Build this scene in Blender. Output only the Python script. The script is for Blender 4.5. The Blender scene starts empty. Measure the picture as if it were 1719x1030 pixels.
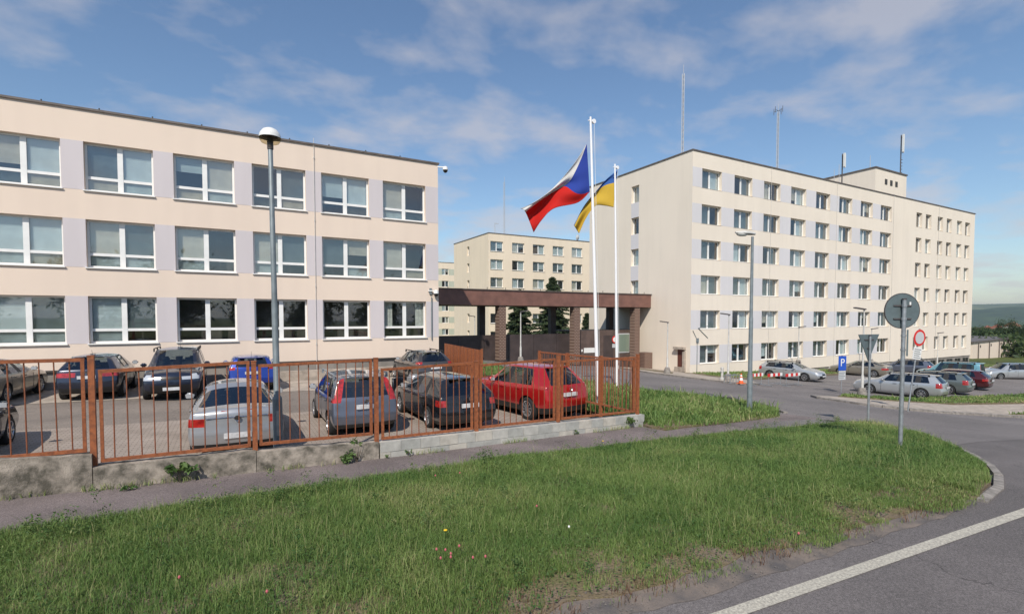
import bpy, bmesh, math, random
import numpy as np
from mathutils import Vector, Matrix, noise as mnoise
random.seed(11); rng = np.random.default_rng(11)
R_ = math.radians
scene = bpy.context.scene
COL = scene.collection

# ------------------------------------------------------------------ camera, light, exposure
YAW, PITCH, FPX, HOR = R_(28.993), R_(2.166), 853.55, 532.96     # lens solved from the two facades
cam_d = bpy.data.cameras.new('camera'); cam = bpy.data.objects.new('camera', cam_d); COL.objects.link(cam)
cam_d.sensor_width = 36.0; cam_d.lens = FPX / 1719 * 36
CY = HOR + FPX * math.tan(PITCH)
cam_d.shift_y = (CY - 515) / 1719
cam_d.clip_start = 0.05; cam_d.clip_end = 12000
cam.location = (0, 0, 0); cam.rotation_euler = (R_(90) - PITCH, 0, -YAW)
scene.camera = cam
SUN = Vector((-0.64, -0.78, 1.0)).normalized()                   # towards the sun
world = bpy.data.worlds.new('World'); scene.world = world; world.use_nodes = True
wn, wl = world.node_tree.nodes, world.node_tree.links
wn.clear()
def N(nt, t, **k):
    n = nt.nodes.new(t)
    for a, b in k.items(): setattr(n, a, b)
    return n
wo = N(world.node_tree, 'ShaderNodeOutputWorld'); bg = N(world.node_tree, 'ShaderNodeBackground')
sky = N(world.node_tree, 'ShaderNodeTexSky', sky_type='NISHITA', sun_disc=False)
sky.sun_elevation = math.asin(SUN.z); sky.sun_rotation = math.atan2(SUN.x, SUN.y)
sky.altitude = 300; sky.air_density = 1.25; sky.dust_density = 0.35; sky.ozone_density = 4.5
tc = N(world.node_tree, 'ShaderNodeTexCoord'); sep = N(world.node_tree, 'ShaderNodeSeparateXYZ')
wl.new(tc.outputs['Generated'], sep.inputs[0])
def M(nt, op, a, b=None, c=None):
    n = nt.nodes.new('ShaderNodeMath'); n.operation = op
    for i, v in enumerate((a, b, c)):
        if v is None: continue
        if hasattr(v, 'is_output'): nt.links.new(v, n.inputs[i])
        else: n.inputs[i].default_value = v
    return n.outputs[0]
wt = world.node_tree
den = M(wt, 'ADD', M(wt, 'MAXIMUM', sep.outputs[2], 0.0), 0.16)
cmb = N(wt, 'ShaderNodeCombineXYZ')
wl.new(M(wt, 'DIVIDE', sep.outputs[0], den), cmb.inputs[0]); wl.new(M(wt, 'DIVIDE', sep.outputs[1], den), cmb.inputs[1])
mp = N(wt, 'ShaderNodeMapping'); mp.inputs['Scale'].default_value = (1.15, 1.35, 1); mp.inputs['Rotation'].default_value = (0, 0, 0.5)
mp.inputs['Location'].default_value = (3.1, 1.7, 0)
wl.new(cmb.outputs[0], mp.inputs[0])
n1 = N(wt, 'ShaderNodeTexNoise'); n1.inputs['Scale'].default_value = 2.3; n1.inputs['Detail'].default_value = 10; n1.inputs['Roughness'].default_value = 0.53; n1.inputs['Distortion'].default_value = 0.12
n2 = N(wt, 'ShaderNodeTexNoise'); n2.inputs['Scale'].default_value = 0.55; n2.inputs['Detail'].default_value = 3
wl.new(mp.outputs[0], n1.inputs['Vector']); wl.new(mp.outputs[0], n2.inputs['Vector'])
cl = M(wt, 'ADD', n1.outputs['Fac'], M(wt, 'MULTIPLY', M(wt, 'SUBTRACT', n2.outputs['Fac'], 0.5), 0.55))
rmp = N(wt, 'ShaderNodeValToRGB'); rmp.color_ramp.elements[0].position = 0.48; rmp.color_ramp.elements[1].position = 0.69
rmp.color_ramp.elements[0].color = (0, 0, 0, 1); rmp.color_ramp.elements[1].color = (.54, .54, .54, 1)
wl.new(cl, rmp.inputs[0])
mx = N(wt, 'ShaderNodeMix', data_type='RGBA'); wl.new(rmp.outputs[0], mx.inputs[0]); wl.new(sky.outputs[0], mx.inputs[6])
mx.inputs[7].default_value = (5.3, 5.0, 5.1, 1)
wl.new(mx.outputs[2], bg.inputs[0]); bg.inputs[1].default_value = 0.108
wl.new(bg.outputs[0], wo.inputs[0])
sd = bpy.data.lights.new('sun', 'SUN'); sd.energy = 4.0; sd.angle = R_(0.53); sd.color = (1, 0.93, 0.83)
so = bpy.data.objects.new('sun', sd); COL.objects.link(so); so.location = (0, 0, 60)
so.rotation_euler = (-SUN).to_track_quat('-Z', 'Y').to_euler()
vs = scene.view_settings; vs.view_transform = 'Standard'; vs.look = 'None'; vs.gamma = 1; vs.use_curve_mapping = False
vs.exposure = 0.20
scene.render.engine = 'CYCLES'
scene.cycles.use_denoising = True; scene.cycles.max_bounces = 6; scene.cycles.diffuse_bounces = 3; scene.cycles.glossy_bounces = 3
scene.cycles.transparent_max_bounces = 12; scene.cycles.caustics_reflective = False; scene.cycles.caustics_refractive = False
scene.cycles.volume_bounces = 0

# ------------------------------------------------------------------ layout helpers (photo pixel -> place on a known plane)
F0 = Vector((math.sin(YAW), math.cos(YAW), 0)); RT = Vector((math.cos(YAW), -math.sin(YAW), 0))
FW = F0 * math.cos(PITCH) + Vector((0, 0, -math.sin(PITCH))); UP = F0 * math.sin(PITCH) + Vector((0, 0, math.cos(PITCH)))
def ray(x, y): return FW + RT * ((x - 859.5) / FPX) - UP * ((y - CY) / FPX)
def atX(x, y, X): d = ray(x, y); return d * (X / d.x)
def atY(x, y, Y): d = ray(x, y); return d * (Y / d.y)
def atd(x, y, D): return ray(x, y) * D
GX = [-4000, -60, -30, -10, -3, 2.5, 10, 16, 22, 28, 34, 40, 55, 70, 90, 140, 400, 1000, 4000]
GM = [-2, -2, -2.0, -2.25, -2.45, -2.72, -2.97, -3.25, -3.75, -4.3, -4.8, -5.05, -5.55, -5.95, -6.6, -8.6, -14, -30, -45]
GN = [-2.4, -2.45, -2.5, -2.55, -2.58, -2.6, -2.62, -3.0, -3.6, -4.2, -4.75, -5.0, -5.5, -5.95, -6.6, -8.6, -14, -30, -45]
def sm(a, b, x):
    t = min(1, max(0, (x - a) / (b - a))); return t * t * (3 - 2 * t)
def G(X, Y):
    t = sm(4, 9.3, Y)
    return float(np.interp(X, GX, GN)) * (1 - t) + float(np.interp(X, GX, GM)) * t
def PAD(X, Y=0): return -3.03 - .018 * X
def atG(x, y):
    d = ray(x, y); lo, hi = .5, 600
    for _ in range(50):
        m = (lo + hi) / 2; P = d * m
        if P.z > G(P.x, P.y): lo = m
        else: hi = m
    return d * lo

# ------------------------------------------------------------------ materials
MATS = {}
def new_mat(name):
    m = bpy.data.materials.new(name); m.use_nodes = True; MATS[name] = m
    return m, m.node_tree, m.node_tree.nodes['Principled BSDF']
def mat(name, col, rough=.7, metal=0, var=.0, scale=4, coat=0, bump=0, bscale=60, col2=None, spec=.5, emit=None, detail=5):
    """principled with two-scale noise variation of the surface's own colour and a fine bump"""
    m, nt, b = new_mat(name)
    b.inputs['Base Color'].default_value = (*col, 1); b.inputs['Roughness'].default_value = rough; b.inputs['Metallic'].default_value = metal
    b.inputs['Specular IOR Level'].default_value = spec
    if coat: b.inputs['Coat Weight'].default_value = coat; b.inputs['Coat Roughness'].default_value = .04
    if var or bump: t = N(nt, 'ShaderNodeTexCoord')
    if var:
        n = N(nt, 'ShaderNodeTexNoise'); n.inputs['Scale'].default_value = scale; n.inputs['Detail'].default_value = detail; n.inputs['Roughness'].default_value = .62
        nt.links.new(t.outputs['Object'], n.inputs['Vector'])
        r = N(nt, 'ShaderNodeValToRGB'); c2 = col2 or tuple(c * (1 - var) for c in col)
        r.color_ramp.elements[0].position = .36; r.color_ramp.elements[1].position = .64
        r.color_ramp.elements[0].color = (*c2, 1); r.color_ramp.elements[1].color = (*(min(1, c * (1 + var * .4)) for c in col), 1)
        nt.links.new(n.outputs['Fac'], r.inputs[0]); nt.links.new(r.outputs[0], b.inputs['Base Color'])
    if bump:
        n = N(nt, 'ShaderNodeTexNoise'); n.inputs['Scale'].default_value = bscale; n.inputs['Detail'].default_value = 4
        nt.links.new(t.outputs['Object'], n.inputs['Vector'])
        bp = N(nt, 'ShaderNodeBump'); bp.inputs['Strength'].default_value = bump; bp.inputs['Distance'].default_value = .02
        nt.links.new(n.outputs['Fac'], bp.inputs['Height']); nt.links.new(bp.outputs[0], b.inputs['Normal'])
    return m
def streaky(name, col, dirt, amt=.5, rough=.85):
    """painted render with big soft patches and vertical rain streaks"""
    m, nt, b = new_mat(name); t = N(nt, 'ShaderNodeTexCoord')
    mp = N(nt, 'ShaderNodeMapping'); mp.inputs['Scale'].default_value = (1.6, 1.6, .12); nt.links.new(t.outputs['Object'], mp.inputs[0])
    a = N(nt, 'ShaderNodeTexNoise'); a.inputs['Scale'].default_value = 1.0; a.inputs['Detail'].default_value = 6; nt.links.new(mp.outputs[0], a.inputs['Vector'])
    c = N(nt, 'ShaderNodeTexNoise'); c.inputs['Scale'].default_value = .22; c.inputs['Detail'].default_value = 6; nt.links.new(t.outputs['Object'], c.inputs['Vector'])
    f = M(nt, 'MULTIPLY', M(nt, 'SUBTRACT', M(nt, 'ADD', a.outputs['Fac'], c.outputs['Fac']), .86), amt * 3.2)
    f = M(nt, 'MINIMUM', M(nt, 'MAXIMUM', f, 0.0), amt)
    x = N(nt, 'ShaderNodeMix', data_type='RGBA'); nt.links.new(f, x.inputs[0]); x.inputs[6].default_value = (*col, 1); x.inputs[7].default_value = (*dirt, 1)
    nt.links.new(x.outputs[2], b.inputs['Base Color']); b.inputs['Roughness'].default_value = rough; b.inputs['Specular IOR Level'].default_value = .2
    g = N(nt, 'ShaderNodeTexNoise'); g.inputs['Scale'].default_value = 35; nt.links.new(t.outputs['Object'], g.inputs['Vector'])
    bp = N(nt, 'ShaderNodeBump'); bp.inputs['Strength'].default_value = .12; bp.inputs['Distance'].default_value = .01
    nt.links.new(g.outputs['Fac'], bp.inputs['Height']); nt.links.new(bp.outputs[0], b.inputs['Normal'])
    return m
def glassy(name, tint, trans=.55, rough=.02):
    m, nt, b = new_mat(name); out = nt.nodes['Material Output']
    g = N(nt, 'ShaderNodeBsdfGlossy'); g.inputs['Roughness'].default_value = rough; g.inputs['Color'].default_value = (.95, .97, 1, 1)
    tr = N(nt, 'ShaderNodeBsdfTransparent'); tr.inputs['Color'].default_value = (*tint, 1)
    fr = N(nt, 'ShaderNodeFresnel'); fr.inputs['IOR'].default_value = 1.6
    ge = N(nt, 'ShaderNodeNewGeometry'); f = M(nt, 'MULTIPLY', M(nt, 'MINIMUM', M(nt, 'MULTIPLY_ADD', fr.outputs[0], 1.0, 1 - trans - .38), 1.0), M(nt, 'SUBTRACT', 1.0, ge.outputs['Backfacing']))
    x = N(nt, 'ShaderNodeMixShader'); nt.links.new(f, x.inputs[0]); nt.links.new(tr.outputs[0], x.inputs[1]); nt.links.new(g.outputs[0], x.inputs[2])
    nt.links.new(x.outputs[0], out.inputs[0]); return m

M_CREAM = streaky('cream_render', (.78, .65, .54), (.64, .53, .45), .24)
M_CREAM2 = streaky('pale_cream_render', (.80, .715, .605), (.65, .58, .49), .26)
M_CREAM3 = streaky('far_cream_render', (.80, .68, .53), (.62, .53, .42), .25)
M_LAV = streaky('lavender_render', (.62, .57, .58), (.52, .48, .49), .3)
M_LAV2 = streaky('grey_lilac_render', (.66, .64, .65), (.55, .54, .55), .3)
M_PLINTH = streaky('plinth_concrete', (.30, .27, .24), (.17, .16, .14), .6)
M_DARK = mat('dark_metal_trim', (.05, .045, .04), .6)
M_FLASH = mat('roof_flashing', (.14, .115, .10), .6, var=.3, scale=3)
M_WHITE = mat('white_window_plastic', (.82, .82, .80), .35, var=.06, scale=2)
M_SILL = mat('window_sill_metal', (.62, .60, .56), .5, var=.2, scale=6)
M_GLASS = glassy('window_glass', (.965, .98, .98), .52)
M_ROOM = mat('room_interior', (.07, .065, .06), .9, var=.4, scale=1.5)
M_BLIND = mat('window_blind', (.70, .77, .77), .7, var=.08, scale=2)
M_BLIND2 = mat('dark_blind', (.22, .27, .28), .7, var=.15, scale=2)
M_BLIND3 = mat('cream_blind', (.70, .68, .60), .7, var=.1, scale=2)
M_CURT = mat('pale_curtain', (.55, .57, .52), .8, var=.2, scale=5)
M_RUST = mat('rust_red_paint', (.33, .105, .038), .6, var=.25, scale=16, col2=(.20, .066, .028), detail=9)
M_RUST2 = mat('rust_red_paint_weathered', (.27, .085, .034), .65, var=.3, scale=20, col2=(.15, .055, .028), detail=9)
M_CONC = mat('old_mossy_concrete', (.38, .33, .275), .92, var=.3, scale=4.6, col2=(.10, .09, .07), bump=.5, bscale=55, detail=14)
M_BLOCK = [mat('concrete_block_%s' % k, c, .9, var=.18, scale=5, bump=.3, bscale=60) for k, c in (('pale', (.47, .46, .42)), ('grey', (.40, .40, .37)), ('sandy', (.50, .47, .41)))]
M_GALV = mat('galvanised_steel', (.42, .45, .47), .5, .65, var=.25, scale=8)
M_LAMPP = mat('painted_lamp_post', (.20, .235, .25), .5, .2, var=.2, scale=5)
M_GREYP = mat('pale_grey_post', (.55, .54, .51), .6, .1, var=.2, scale=5)
M_POLE = mat('white_flagpole_paint', (.85, .85, .86), .3, coat=.3)
M_SIGNB = mat('sign_back_grey', (.13, .17, .18), .55, .2, var=.15, scale=4)
M_BROWN = mat('brown_metal_cladding', (.20, .098, .075), .55, var=.2, scale=1.4, col2=(.15, .074, .058))
M_BROWND = mat('dark_brown_sheet', (.062, .045, .042), .55, var=.3, scale=1.2)
M_SIGNRED = mat('sign_red', (.65, .03, .025), .35)
M_SIGNWHITE = mat('sign_white', (.78, .78, .76), .4)
M_SIGNGREY = mat('sign_pale_grey', (.52, .53, .54), .5)
M_SIGNBLUE = mat('sign_blue', (.02, .09, .48), .35)
M_ORANGE = mat('cone_orange', (.75, .13, .03), .5)
M_LAMPH = mat('lamp_head_white', (.72, .72, .69), .4)
M_LAMPG = mat('lamp_lens', (.55, .52, .42), .25)
M_ANT = mat('antenna_grey', (.50, .50, .50), .5, .2)
M_ANTD = mat('antenna_dark', (.09, .08, .08), .6, .2)
M_KERB = mat('kerb_concrete', (.27, .245, .22), .9, var=.4, scale=6, bump=.4, bscale=50)
M_SLAB = mat('pavement_concrete', (.42, .36, .30), .92, var=.3, scale=2.5, bump=.3, bscale=70)
def asphalt(name, c, c2, patch=.6, agg=220, sp=.55):
    m, nt, b = new_mat(name); t = N(nt, 'ShaderNodeTexCoord')
    a = N(nt, 'ShaderNodeTexNoise'); a.inputs['Scale'].default_value = patch; a.inputs['Detail'].default_value = 7; nt.links.new(t.outputs['Object'], a.inputs['Vector'])
    v = N(nt, 'ShaderNodeTexVoronoi'); v.inputs['Scale'].default_value = agg; nt.links.new(t.outputs['Object'], v.inputs['Vector'])
    hs = N(nt, 'ShaderNodeSeparateColor'); nt.links.new(v.outputs['Color'], hs.inputs[0])
    r = N(nt, 'ShaderNodeValToRGB'); r.color_ramp.elements[0].position = .35; r.color_ramp.elements[1].position = .66
    r.color_ramp.elements[0].color = (*c2, 1); r.color_ramp.elements[1].color = (*c, 1); nt.links.new(a.outputs['Fac'], r.inputs[0])
    x = N(nt, 'ShaderNodeMix', data_type='RGBA', blend_type='MULTIPLY'); x.inputs[0].default_value = sp
    k = N(nt, 'ShaderNodeValToRGB'); k.color_ramp.elements[0].color = (.45, .45, .45, 1); k.color_ramp.elements[1].color = (1.9, 1.85, 1.8, 1); k.color_ramp.elements[1].position = .97; k.color_ramp.elements[0].position = .2
    nt.links.new(hs.outputs[0], k.inputs[0]); nt.links.new(r.outputs[0], x.inputs[6]); nt.links.new(k.outputs[0], x.inputs[7])
    gn = N(nt, 'ShaderNodeTexNoise'); gn.inputs['Scale'].default_value = 42; gn.inputs['Detail'].default_value = 5; gn.inputs['Roughness'].default_value = .8; nt.links.new(t.outputs['Object'], gn.inputs['Vector'])
    gr = N(nt, 'ShaderNodeValToRGB'); gr.color_ramp.elements[0].position = .36; gr.color_ramp.elements[0].color = (.62, .62, .62, 1); gr.color_ramp.elements[1].position = .66; gr.color_ramp.elements[1].color = (1.4, 1.4, 1.4, 1); nt.links.new(gn.outputs['Fac'], gr.inputs[0])
    xg = N(nt, 'ShaderNodeMix', data_type='RGBA', blend_type='MULTIPLY'); xg.inputs[0].default_value = .8; nt.links.new(x.outputs[2], xg.inputs[6]); nt.links.new(gr.outputs[0], xg.inputs[7]); x = xg
    # hairline cracks
    w = N(nt, 'ShaderNodeTexVoronoi', feature='DISTANCE_TO_EDGE'); w.inputs['Scale'].default_value = .38
    wp = N(nt, 'ShaderNodeTexNoise'); wp.inputs['Scale'].default_value = 1.7; wp.inputs['Detail'].default_value = 6; nt.links.new(t.outputs['Object'], wp.inputs['Vector'])
    va = N(nt, 'ShaderNodeVectorMath', operation='MULTIPLY_ADD'); nt.links.new(wp.outputs['Color'], va.inputs[0]); va.inputs[1].default_value = (1.3, 1.3, 1.3); nt.links.new(t.outputs['Object'], va.inputs[2])
    nt.links.new(va.outputs[0], w.inputs['Vector'])
    cr = M(nt, 'LESS_THAN', w.outputs['Distance'], .0035)
    y = N(nt, 'ShaderNodeMix', data_type='RGBA'); nt.links.new(M(nt, 'MULTIPLY', cr, .45), y.inputs[0]); nt.links.new(x.outputs[2], y.inputs[6]); y.inputs[7].default_value = (.02, .019, .018, 1)
    nt.links.new(y.outputs[2], b.inputs['Base Color']); b.inputs['Roughness'].default_value = .88; b.inputs['Specular IOR Level'].default_value = .3
    bp = N(nt, 'ShaderNodeBump'); bp.inputs['Strength'].default_value = .5; bp.inputs['Distance'].default_value = .004
    nt.links.new(v.outputs['Distance'], bp.inputs['Height']); nt.links.new(bp.outputs[0], b.inputs['Normal']); return m
M_ROAD = asphalt('road_asphalt', (.165, .150, .147), (.122, .112, .110))
M_ROAD2 = asphalt('side_road_asphalt', (.205, .188, .183), (.152, .140, .137), .35)
M_PATH = asphalt('footpath_asphalt', (.21, .176, .170), (.145, .122, .118), 1.1)
M_LOT = asphalt('old_pale_asphalt', (.25, .215, .185), (.18, .155, .135), .5, 160)
def pavers(name, c, c2, joint, w=.2, h=.1):
    m, nt, b = new_mat(name); t = N(nt, 'ShaderNodeTexCoord')
    br = N(nt, 'ShaderNodeTexBrick'); nt.links.new(t.outputs['Object'], br.inputs['Vector']); br.inputs['Scale'].default_value = 1
    br.inputs['Brick Width'].default_value = w; br.inputs['Row Height'].default_value = h; br.inputs['Mortar Size'].default_value = .012
    br.inputs['Color1'].default_value = (*c, 1); br.inputs['Color2'].default_value = (*c2, 1); br.inputs['Mortar'].default_value = (*joint, 1)
    n = N(nt, 'ShaderNodeTexNoise'); n.inputs['Scale'].default_value = 1.3; n.inputs['Detail'].default_value = 6; nt.links.new(t.outputs['Object'], n.inputs['Vector'])
    x = N(nt, 'ShaderNodeMix', data_type='RGBA', blend_type='MULTIPLY'); x.inputs[0].default_value = .6; nt.links.new(br.outputs[0], x.inputs[6])
    k = N(nt, 'ShaderNodeValToRGB'); k.color_ramp.elements[0].position = .3; k.color_ramp.elements[0].color = (.6, .58, .55, 1); k.color_ramp.elements[1].position = .7; k.color_ramp.elements[1].color = (1.1, 1.1, 1.1, 1)
    nt.links.new(n.outputs['Fac'], k.inputs[0]); nt.links.new(k.outputs[0], x.inputs[7]); nt.links.new(x.outputs[2], b.inputs['Base Color'])
    bp = N(nt, 'ShaderNodeBump'); bp.inputs['Strength'].default_value = .6; bp.inputs['Distance'].default_value = .01; bp.invert = True
    nt.links.new(br.outputs['Fac'], bp.inputs['Height']); nt.links.new(bp.outputs[0], b.inputs['Normal']); b.inputs['Roughness'].default_value = .9
    return m
M_PAVER = pavers('concrete_pavers', (.40, .335, .285), (.36, .30, .255), (.22, .185, .155))
def brickmat():
    m, nt, b = new_mat('brown_brick'); t = N(nt, 'ShaderNodeTexCoord')
    mp = N(nt, 'ShaderNodeMapping'); mp.inputs['Rotation'].default_value = (R_(90), 0, 0); nt.links.new(t.outputs['Object'], mp.inputs[0])
    br = N(nt, 'ShaderNodeTexBrick'); nt.links.new(mp.outputs[0], br.inputs['Vector']); br.inputs['Scale'].default_value = 1
    br.inputs['Brick Width'].default_value = .27; br.inputs['Row Height'].default_value = .13; br.inputs['Mortar Size'].default_value = .03
    br.inputs['Color1'].default_value = (.105, .048, .036, 1); br.inputs['Color2'].default_value = (.075, .036, .03, 1); br.inputs['Mortar'].default_value = (.24, .17, .13, 1)
    nt.links.new(br.outputs[0], b.inputs['Base Color']); b.inputs['Roughness'].default_value = .85; return m
M_BRICK = brickmat()
def soilgrass(name, green, dry, soil, s=2.2, thr=.5):
    m, nt, b = new_mat(name); t = N(nt, 'ShaderNodeTexCoord')
    a = N(nt, 'ShaderNodeTexNoise'); a.inputs['Scale'].default_value = s; a.inputs['Detail'].default_value = 9; a.inputs['Roughness'].default_value = .7; nt.links.new(t.outputs['Object'], a.inputs['Vector'])
    r = N(nt, 'ShaderNodeValToRGB'); e = r.color_ramp.elements; e[0].position = thr - .14; e[0].color = (*soil, 1); e[1].position = thr + .16; e[1].color = (*green, 1)
    q = e.new(thr); q.color = (*dry, 1); nt.links.new(a.outputs['Fac'], r.inputs[0]); nt.links.new(r.outputs[0], b.inputs['Base Color'])
    g = N(nt, 'ShaderNodeTexNoise'); g.inputs['Scale'].default_value = 30; g.inputs['Detail'].default_value = 6; nt.links.new(t.outputs['Object'], g.inputs['Vector'])
    bp = N(nt, 'ShaderNodeBump'); bp.inputs['Strength'].default_value = .9; bp.inputs['Distance'].default_value = .04
    nt.links.new(g.outputs['Fac'], bp.inputs['Height']); nt.links.new(bp.outputs[0], b.inputs['Normal']); b.inputs['Roughness'].default_value = .95; b.inputs['Specular IOR Level'].default_value = .1
    return m
M_VERGE = soilgrass('verge_soil', (.135, .14, .058), (.19, .15, .095), (.215, .172, .140), 2.6, .50)
M_LAND = soilgrass('meadow', (.075, .105, .03), (.12, .125, .045), (.16, .13, .07), .25, .42)
def blade_mat(name, a, b_, dry):
    m, nt, b = new_mat(name); out = nt.nodes['Material Output']
    at = N(nt, 'ShaderNodeAttribute', attribute_name='tint'); r = N(nt, 'ShaderNodeValToRGB'); e = r.color_ramp.elements
    e[0].position = 0; e[0].color = (*a, 1); e[1].position = 1; e[1].color = (*dry, 1); q = e.new(.62); q.color = (*b_, 1)
    nt.links.new(at.outputs['Fac'], r.inputs[0]); nt.links.new(r.outputs[0], b.inputs['Base Color'])
    b.inputs['Roughness'].default_value = .55; b.inputs['Specular IOR Level'].default_value = .25
    tl = N(nt, 'ShaderNodeBsdfTranslucent'); nt.links.new(r.outputs[0], tl.inputs[0])
    x = N(nt, 'ShaderNodeMixShader'); x.inputs[0].default_value = .3; nt.links.new(b.outputs[0], x.inputs[1]); nt.links.new(tl.outputs[0], x.inputs[2]); nt.links.new(x.outputs[0], out.inputs[0])
    return m
M_BLADE = blade_mat('grass_blade', (.082, .170, .042), (.215, .30, .088), (.46, .41, .22))
M_LEAF = blade_mat('broad_leaf', (.055, .12, .034), (.13, .20, .06), (.26, .27, .11))
M_NEEDLE = blade_mat('spruce_needle', (.026, .055, .030), (.062, .10, .050), (.11, .13, .06))
M_TREE = blade_mat('far_tree_leaf', (.035, .060, .022), (.065, .10, .032), (.10, .13, .045))
M_BARK = mat('bark', (.10, .075, .055), .95, var=.4, scale=8)
M_LINE = mat('worn_white_road_paint', (.50, .47, .39), .8, var=.35, scale=40, col2=(.30, .275, .235), bump=.4, bscale=120)
M_TYRE = mat('tyre_rubber', (.022, .022, .022), .85, spec=.3)
M_RIM = mat('alloy_rim', (.50, .50, .51), .3, .8)
M_TRIM = mat('black_plastic_trim', (.018, .018, .019), .55)
M_CGLASS = glassy('car_glass', (.42, .47, .47), .58)
M_SEAT = mat('car_seat_fabric', (.045, .045, .05), .9, var=.3, scale=12)
M_CGLASS_F = glassy('windscreen_glass', (.55, .62, .60), .57)
M_CGLASS_R = glassy('rear_screen_glass', (.34, .39, .41), .57)
M_TAIL = mat('tail_lamp_red', (.42, .022, .016), .12, var=.5, scale=9, col2=(.20, .010, .008), coat=1)
M_TAILD = mat('tail_lamp_dark', (.22, .012, .012), .15, coat=.8)
M_HEAD = mat('head_lamp', (.62, .64, .66), .12, .35, coat=1)
M_CHROME = mat('chrome', (.75, .75, .76), .12, 1)
M_PLATE = mat('number_plate', (.62, .63, .64), .5, var=.25, scale=7)
M_GRILLE = mat('grille_black', (.012, .012, .013), .35)
def paint(name, c, metal=.0, rough=.35): return mat(name, c, rough, metal, coat=1.0)

# ------------------------------------------------------------------ mesh helpers
class MB:
    def __init__(s): s.v = []; s.f = []; s.m = []
    def add(s, vs_, fs, mi=0):
        o = len(s.v); s.v += [tuple(v) for v in vs_]; s.f += [tuple(i + o for i in f) for f in fs]; s.m += [mi] * len(fs); return s
    def box(s, a, b, mi=0):
        (x0, y0, z0), (x1, y1, z1) = a, b
        x0, x1 = min(x0, x1), max(x0, x1); y0, y1 = min(y0, y1), max(y0, y1); z0, z1 = min(z0, z1), max(z0, z1)
        return s.add([(x0, y0, z0), (x1, y0, z0), (x1, y1, z0), (x0, y1, z0), (x0, y0, z1), (x1, y0, z1), (x1, y1, z1), (x0, y1, z1)],
                     [(0, 3, 2, 1), (4, 5, 6, 7), (0, 1, 5, 4), (1, 2, 6, 5), (2, 3, 7, 6), (3, 0, 4, 7)], mi)
    def quad(s, a, b, c, d, mi=0): return s.add([a, b, c, d], [(0, 1, 2, 3)], mi)
    def cyl(s, p, q, r0, r1=None, n=12, mi=0, cap=True):
        p, q = Vector(p), Vector(q); r1 = r0 if r1 is None else r1; d = (q - p).normalized()
        u = d.orthogonal().normalized(); w = d.cross(u); vs_ = []
        for c, r in ((p, r0), (q, r1)):
            for k in range(n): a = 2 * math.pi * k / n; vs_.append(c + (u * math.cos(a) + w * math.sin(a)) * r)
        fs = [(k, (k + 1) % n, n + (k + 1) % n, n + k) for k in range(n)]
        if cap: fs += [tuple(range(n - 1, -1, -1)), tuple(range(n, 2 * n))]
        return s.add(vs_, fs, mi)
    def bar(s, p, q, w, h=None, up=(0, 0, 1), mi=0):
        p, q = Vector(p), Vector(q); h = h or w; d = (q - p).normalized(); a = d.cross(Vector(up))
        if a.length < 1e-4: a = d.orthogonal()
        a.normalize(); b = a.cross(d)
        vs_ = []
        for c in (p, q):
            for i, j in ((-1, -1), (1, -1), (1, 1), (-1, 1)): vs_.append(c + a * (i * w / 2) + b * (j * h / 2))
        return s.add(vs_, [(0, 1, 2, 3), (7, 6, 5, 4), (0, 4, 5, 1), (1, 5, 6, 2), (2, 6, 7, 3), (3, 7, 4, 0)], mi)
    def lathe(s, prof, c=(0, 0, 0), axis='z', n=20, mi=0):
        vs_ = []
        for k in range(n):
            a = 2 * math.pi * k / n; ca, sa = math.cos(a), math.sin(a)
            for r, h in prof:
                p = (r * ca, r * sa, h) if axis == 'z' else (h, r * ca, r * sa)
                vs_.append((p[0] + c[0], p[1] + c[1], p[2] + c[2]))
        L = len(prof); fs = [(k * L + j, ((k + 1) % n) * L + j, ((k + 1) % n) * L + j + 1, k * L + j + 1) for k in range(n) for j in range(L - 1)]
        return s.add(vs_, fs, mi)
    def mesh(s, name, mats, smooth=False):
        me = bpy.data.meshes.new(name); me.from_pydata(s.v, [], s.f)
        for m in (mats if isinstance(mats, (list, tuple)) else [mats]): me.materials.append(m)
        me.polygons.foreach_set('material_index', s.m)
        bm = bmesh.new(); bm.from_mesh(me); bmesh.ops.recalc_face_normals(bm, faces=bm.faces); bm.to_mesh(me); bm.free()
        if smooth: smooth_mesh(me, smooth if smooth is not True else 40)
        return me
    def build(s, name, mats, parent=None, smooth=False, loc=None):
        return obj(name, s.mesh(name, mats, smooth), parent, loc)
def smooth_mesh(me, ang=40):
    me.polygons.foreach_set('use_smooth', [True] * len(me.polygons))
    try: me.set_sharp_from_angle(angle=R_(ang))
    except Exception: pass
def obj(name, me, parent=None, loc=None, rz=0):
    o = bpy.data.objects.new(name, me); COL.objects.link(o)
    if parent is not None: o.parent = parent
    if loc is not None: o.location = loc
    if rz: o.rotation_euler = (0, 0, rz)
    return o
def tag(o, label=None, cat=None, group=None, kind=None):
    if label: o['label'] = label
    if cat: o['category'] = cat
    if group: o['group'] = group
    if kind: o['kind'] = kind
    return o
def thing(name, label, cat, loc=(0, 0, 0), rz=0, group=None):
    o = bpy.data.objects.new(name, None); COL.objects.link(o); o.empty_display_size = .3
    o.location = loc; o.rotation_euler = (0, 0, rz); return tag(o, label, cat, group)
def copy_tree(o, parent=None):
    c = o.copy(); COL.objects.link(c); c.parent = parent
    for ch in o.children: copy_tree(ch, c)
    return c
def V3(p): return Vector((p[0], p[1], p[2]))

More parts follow.
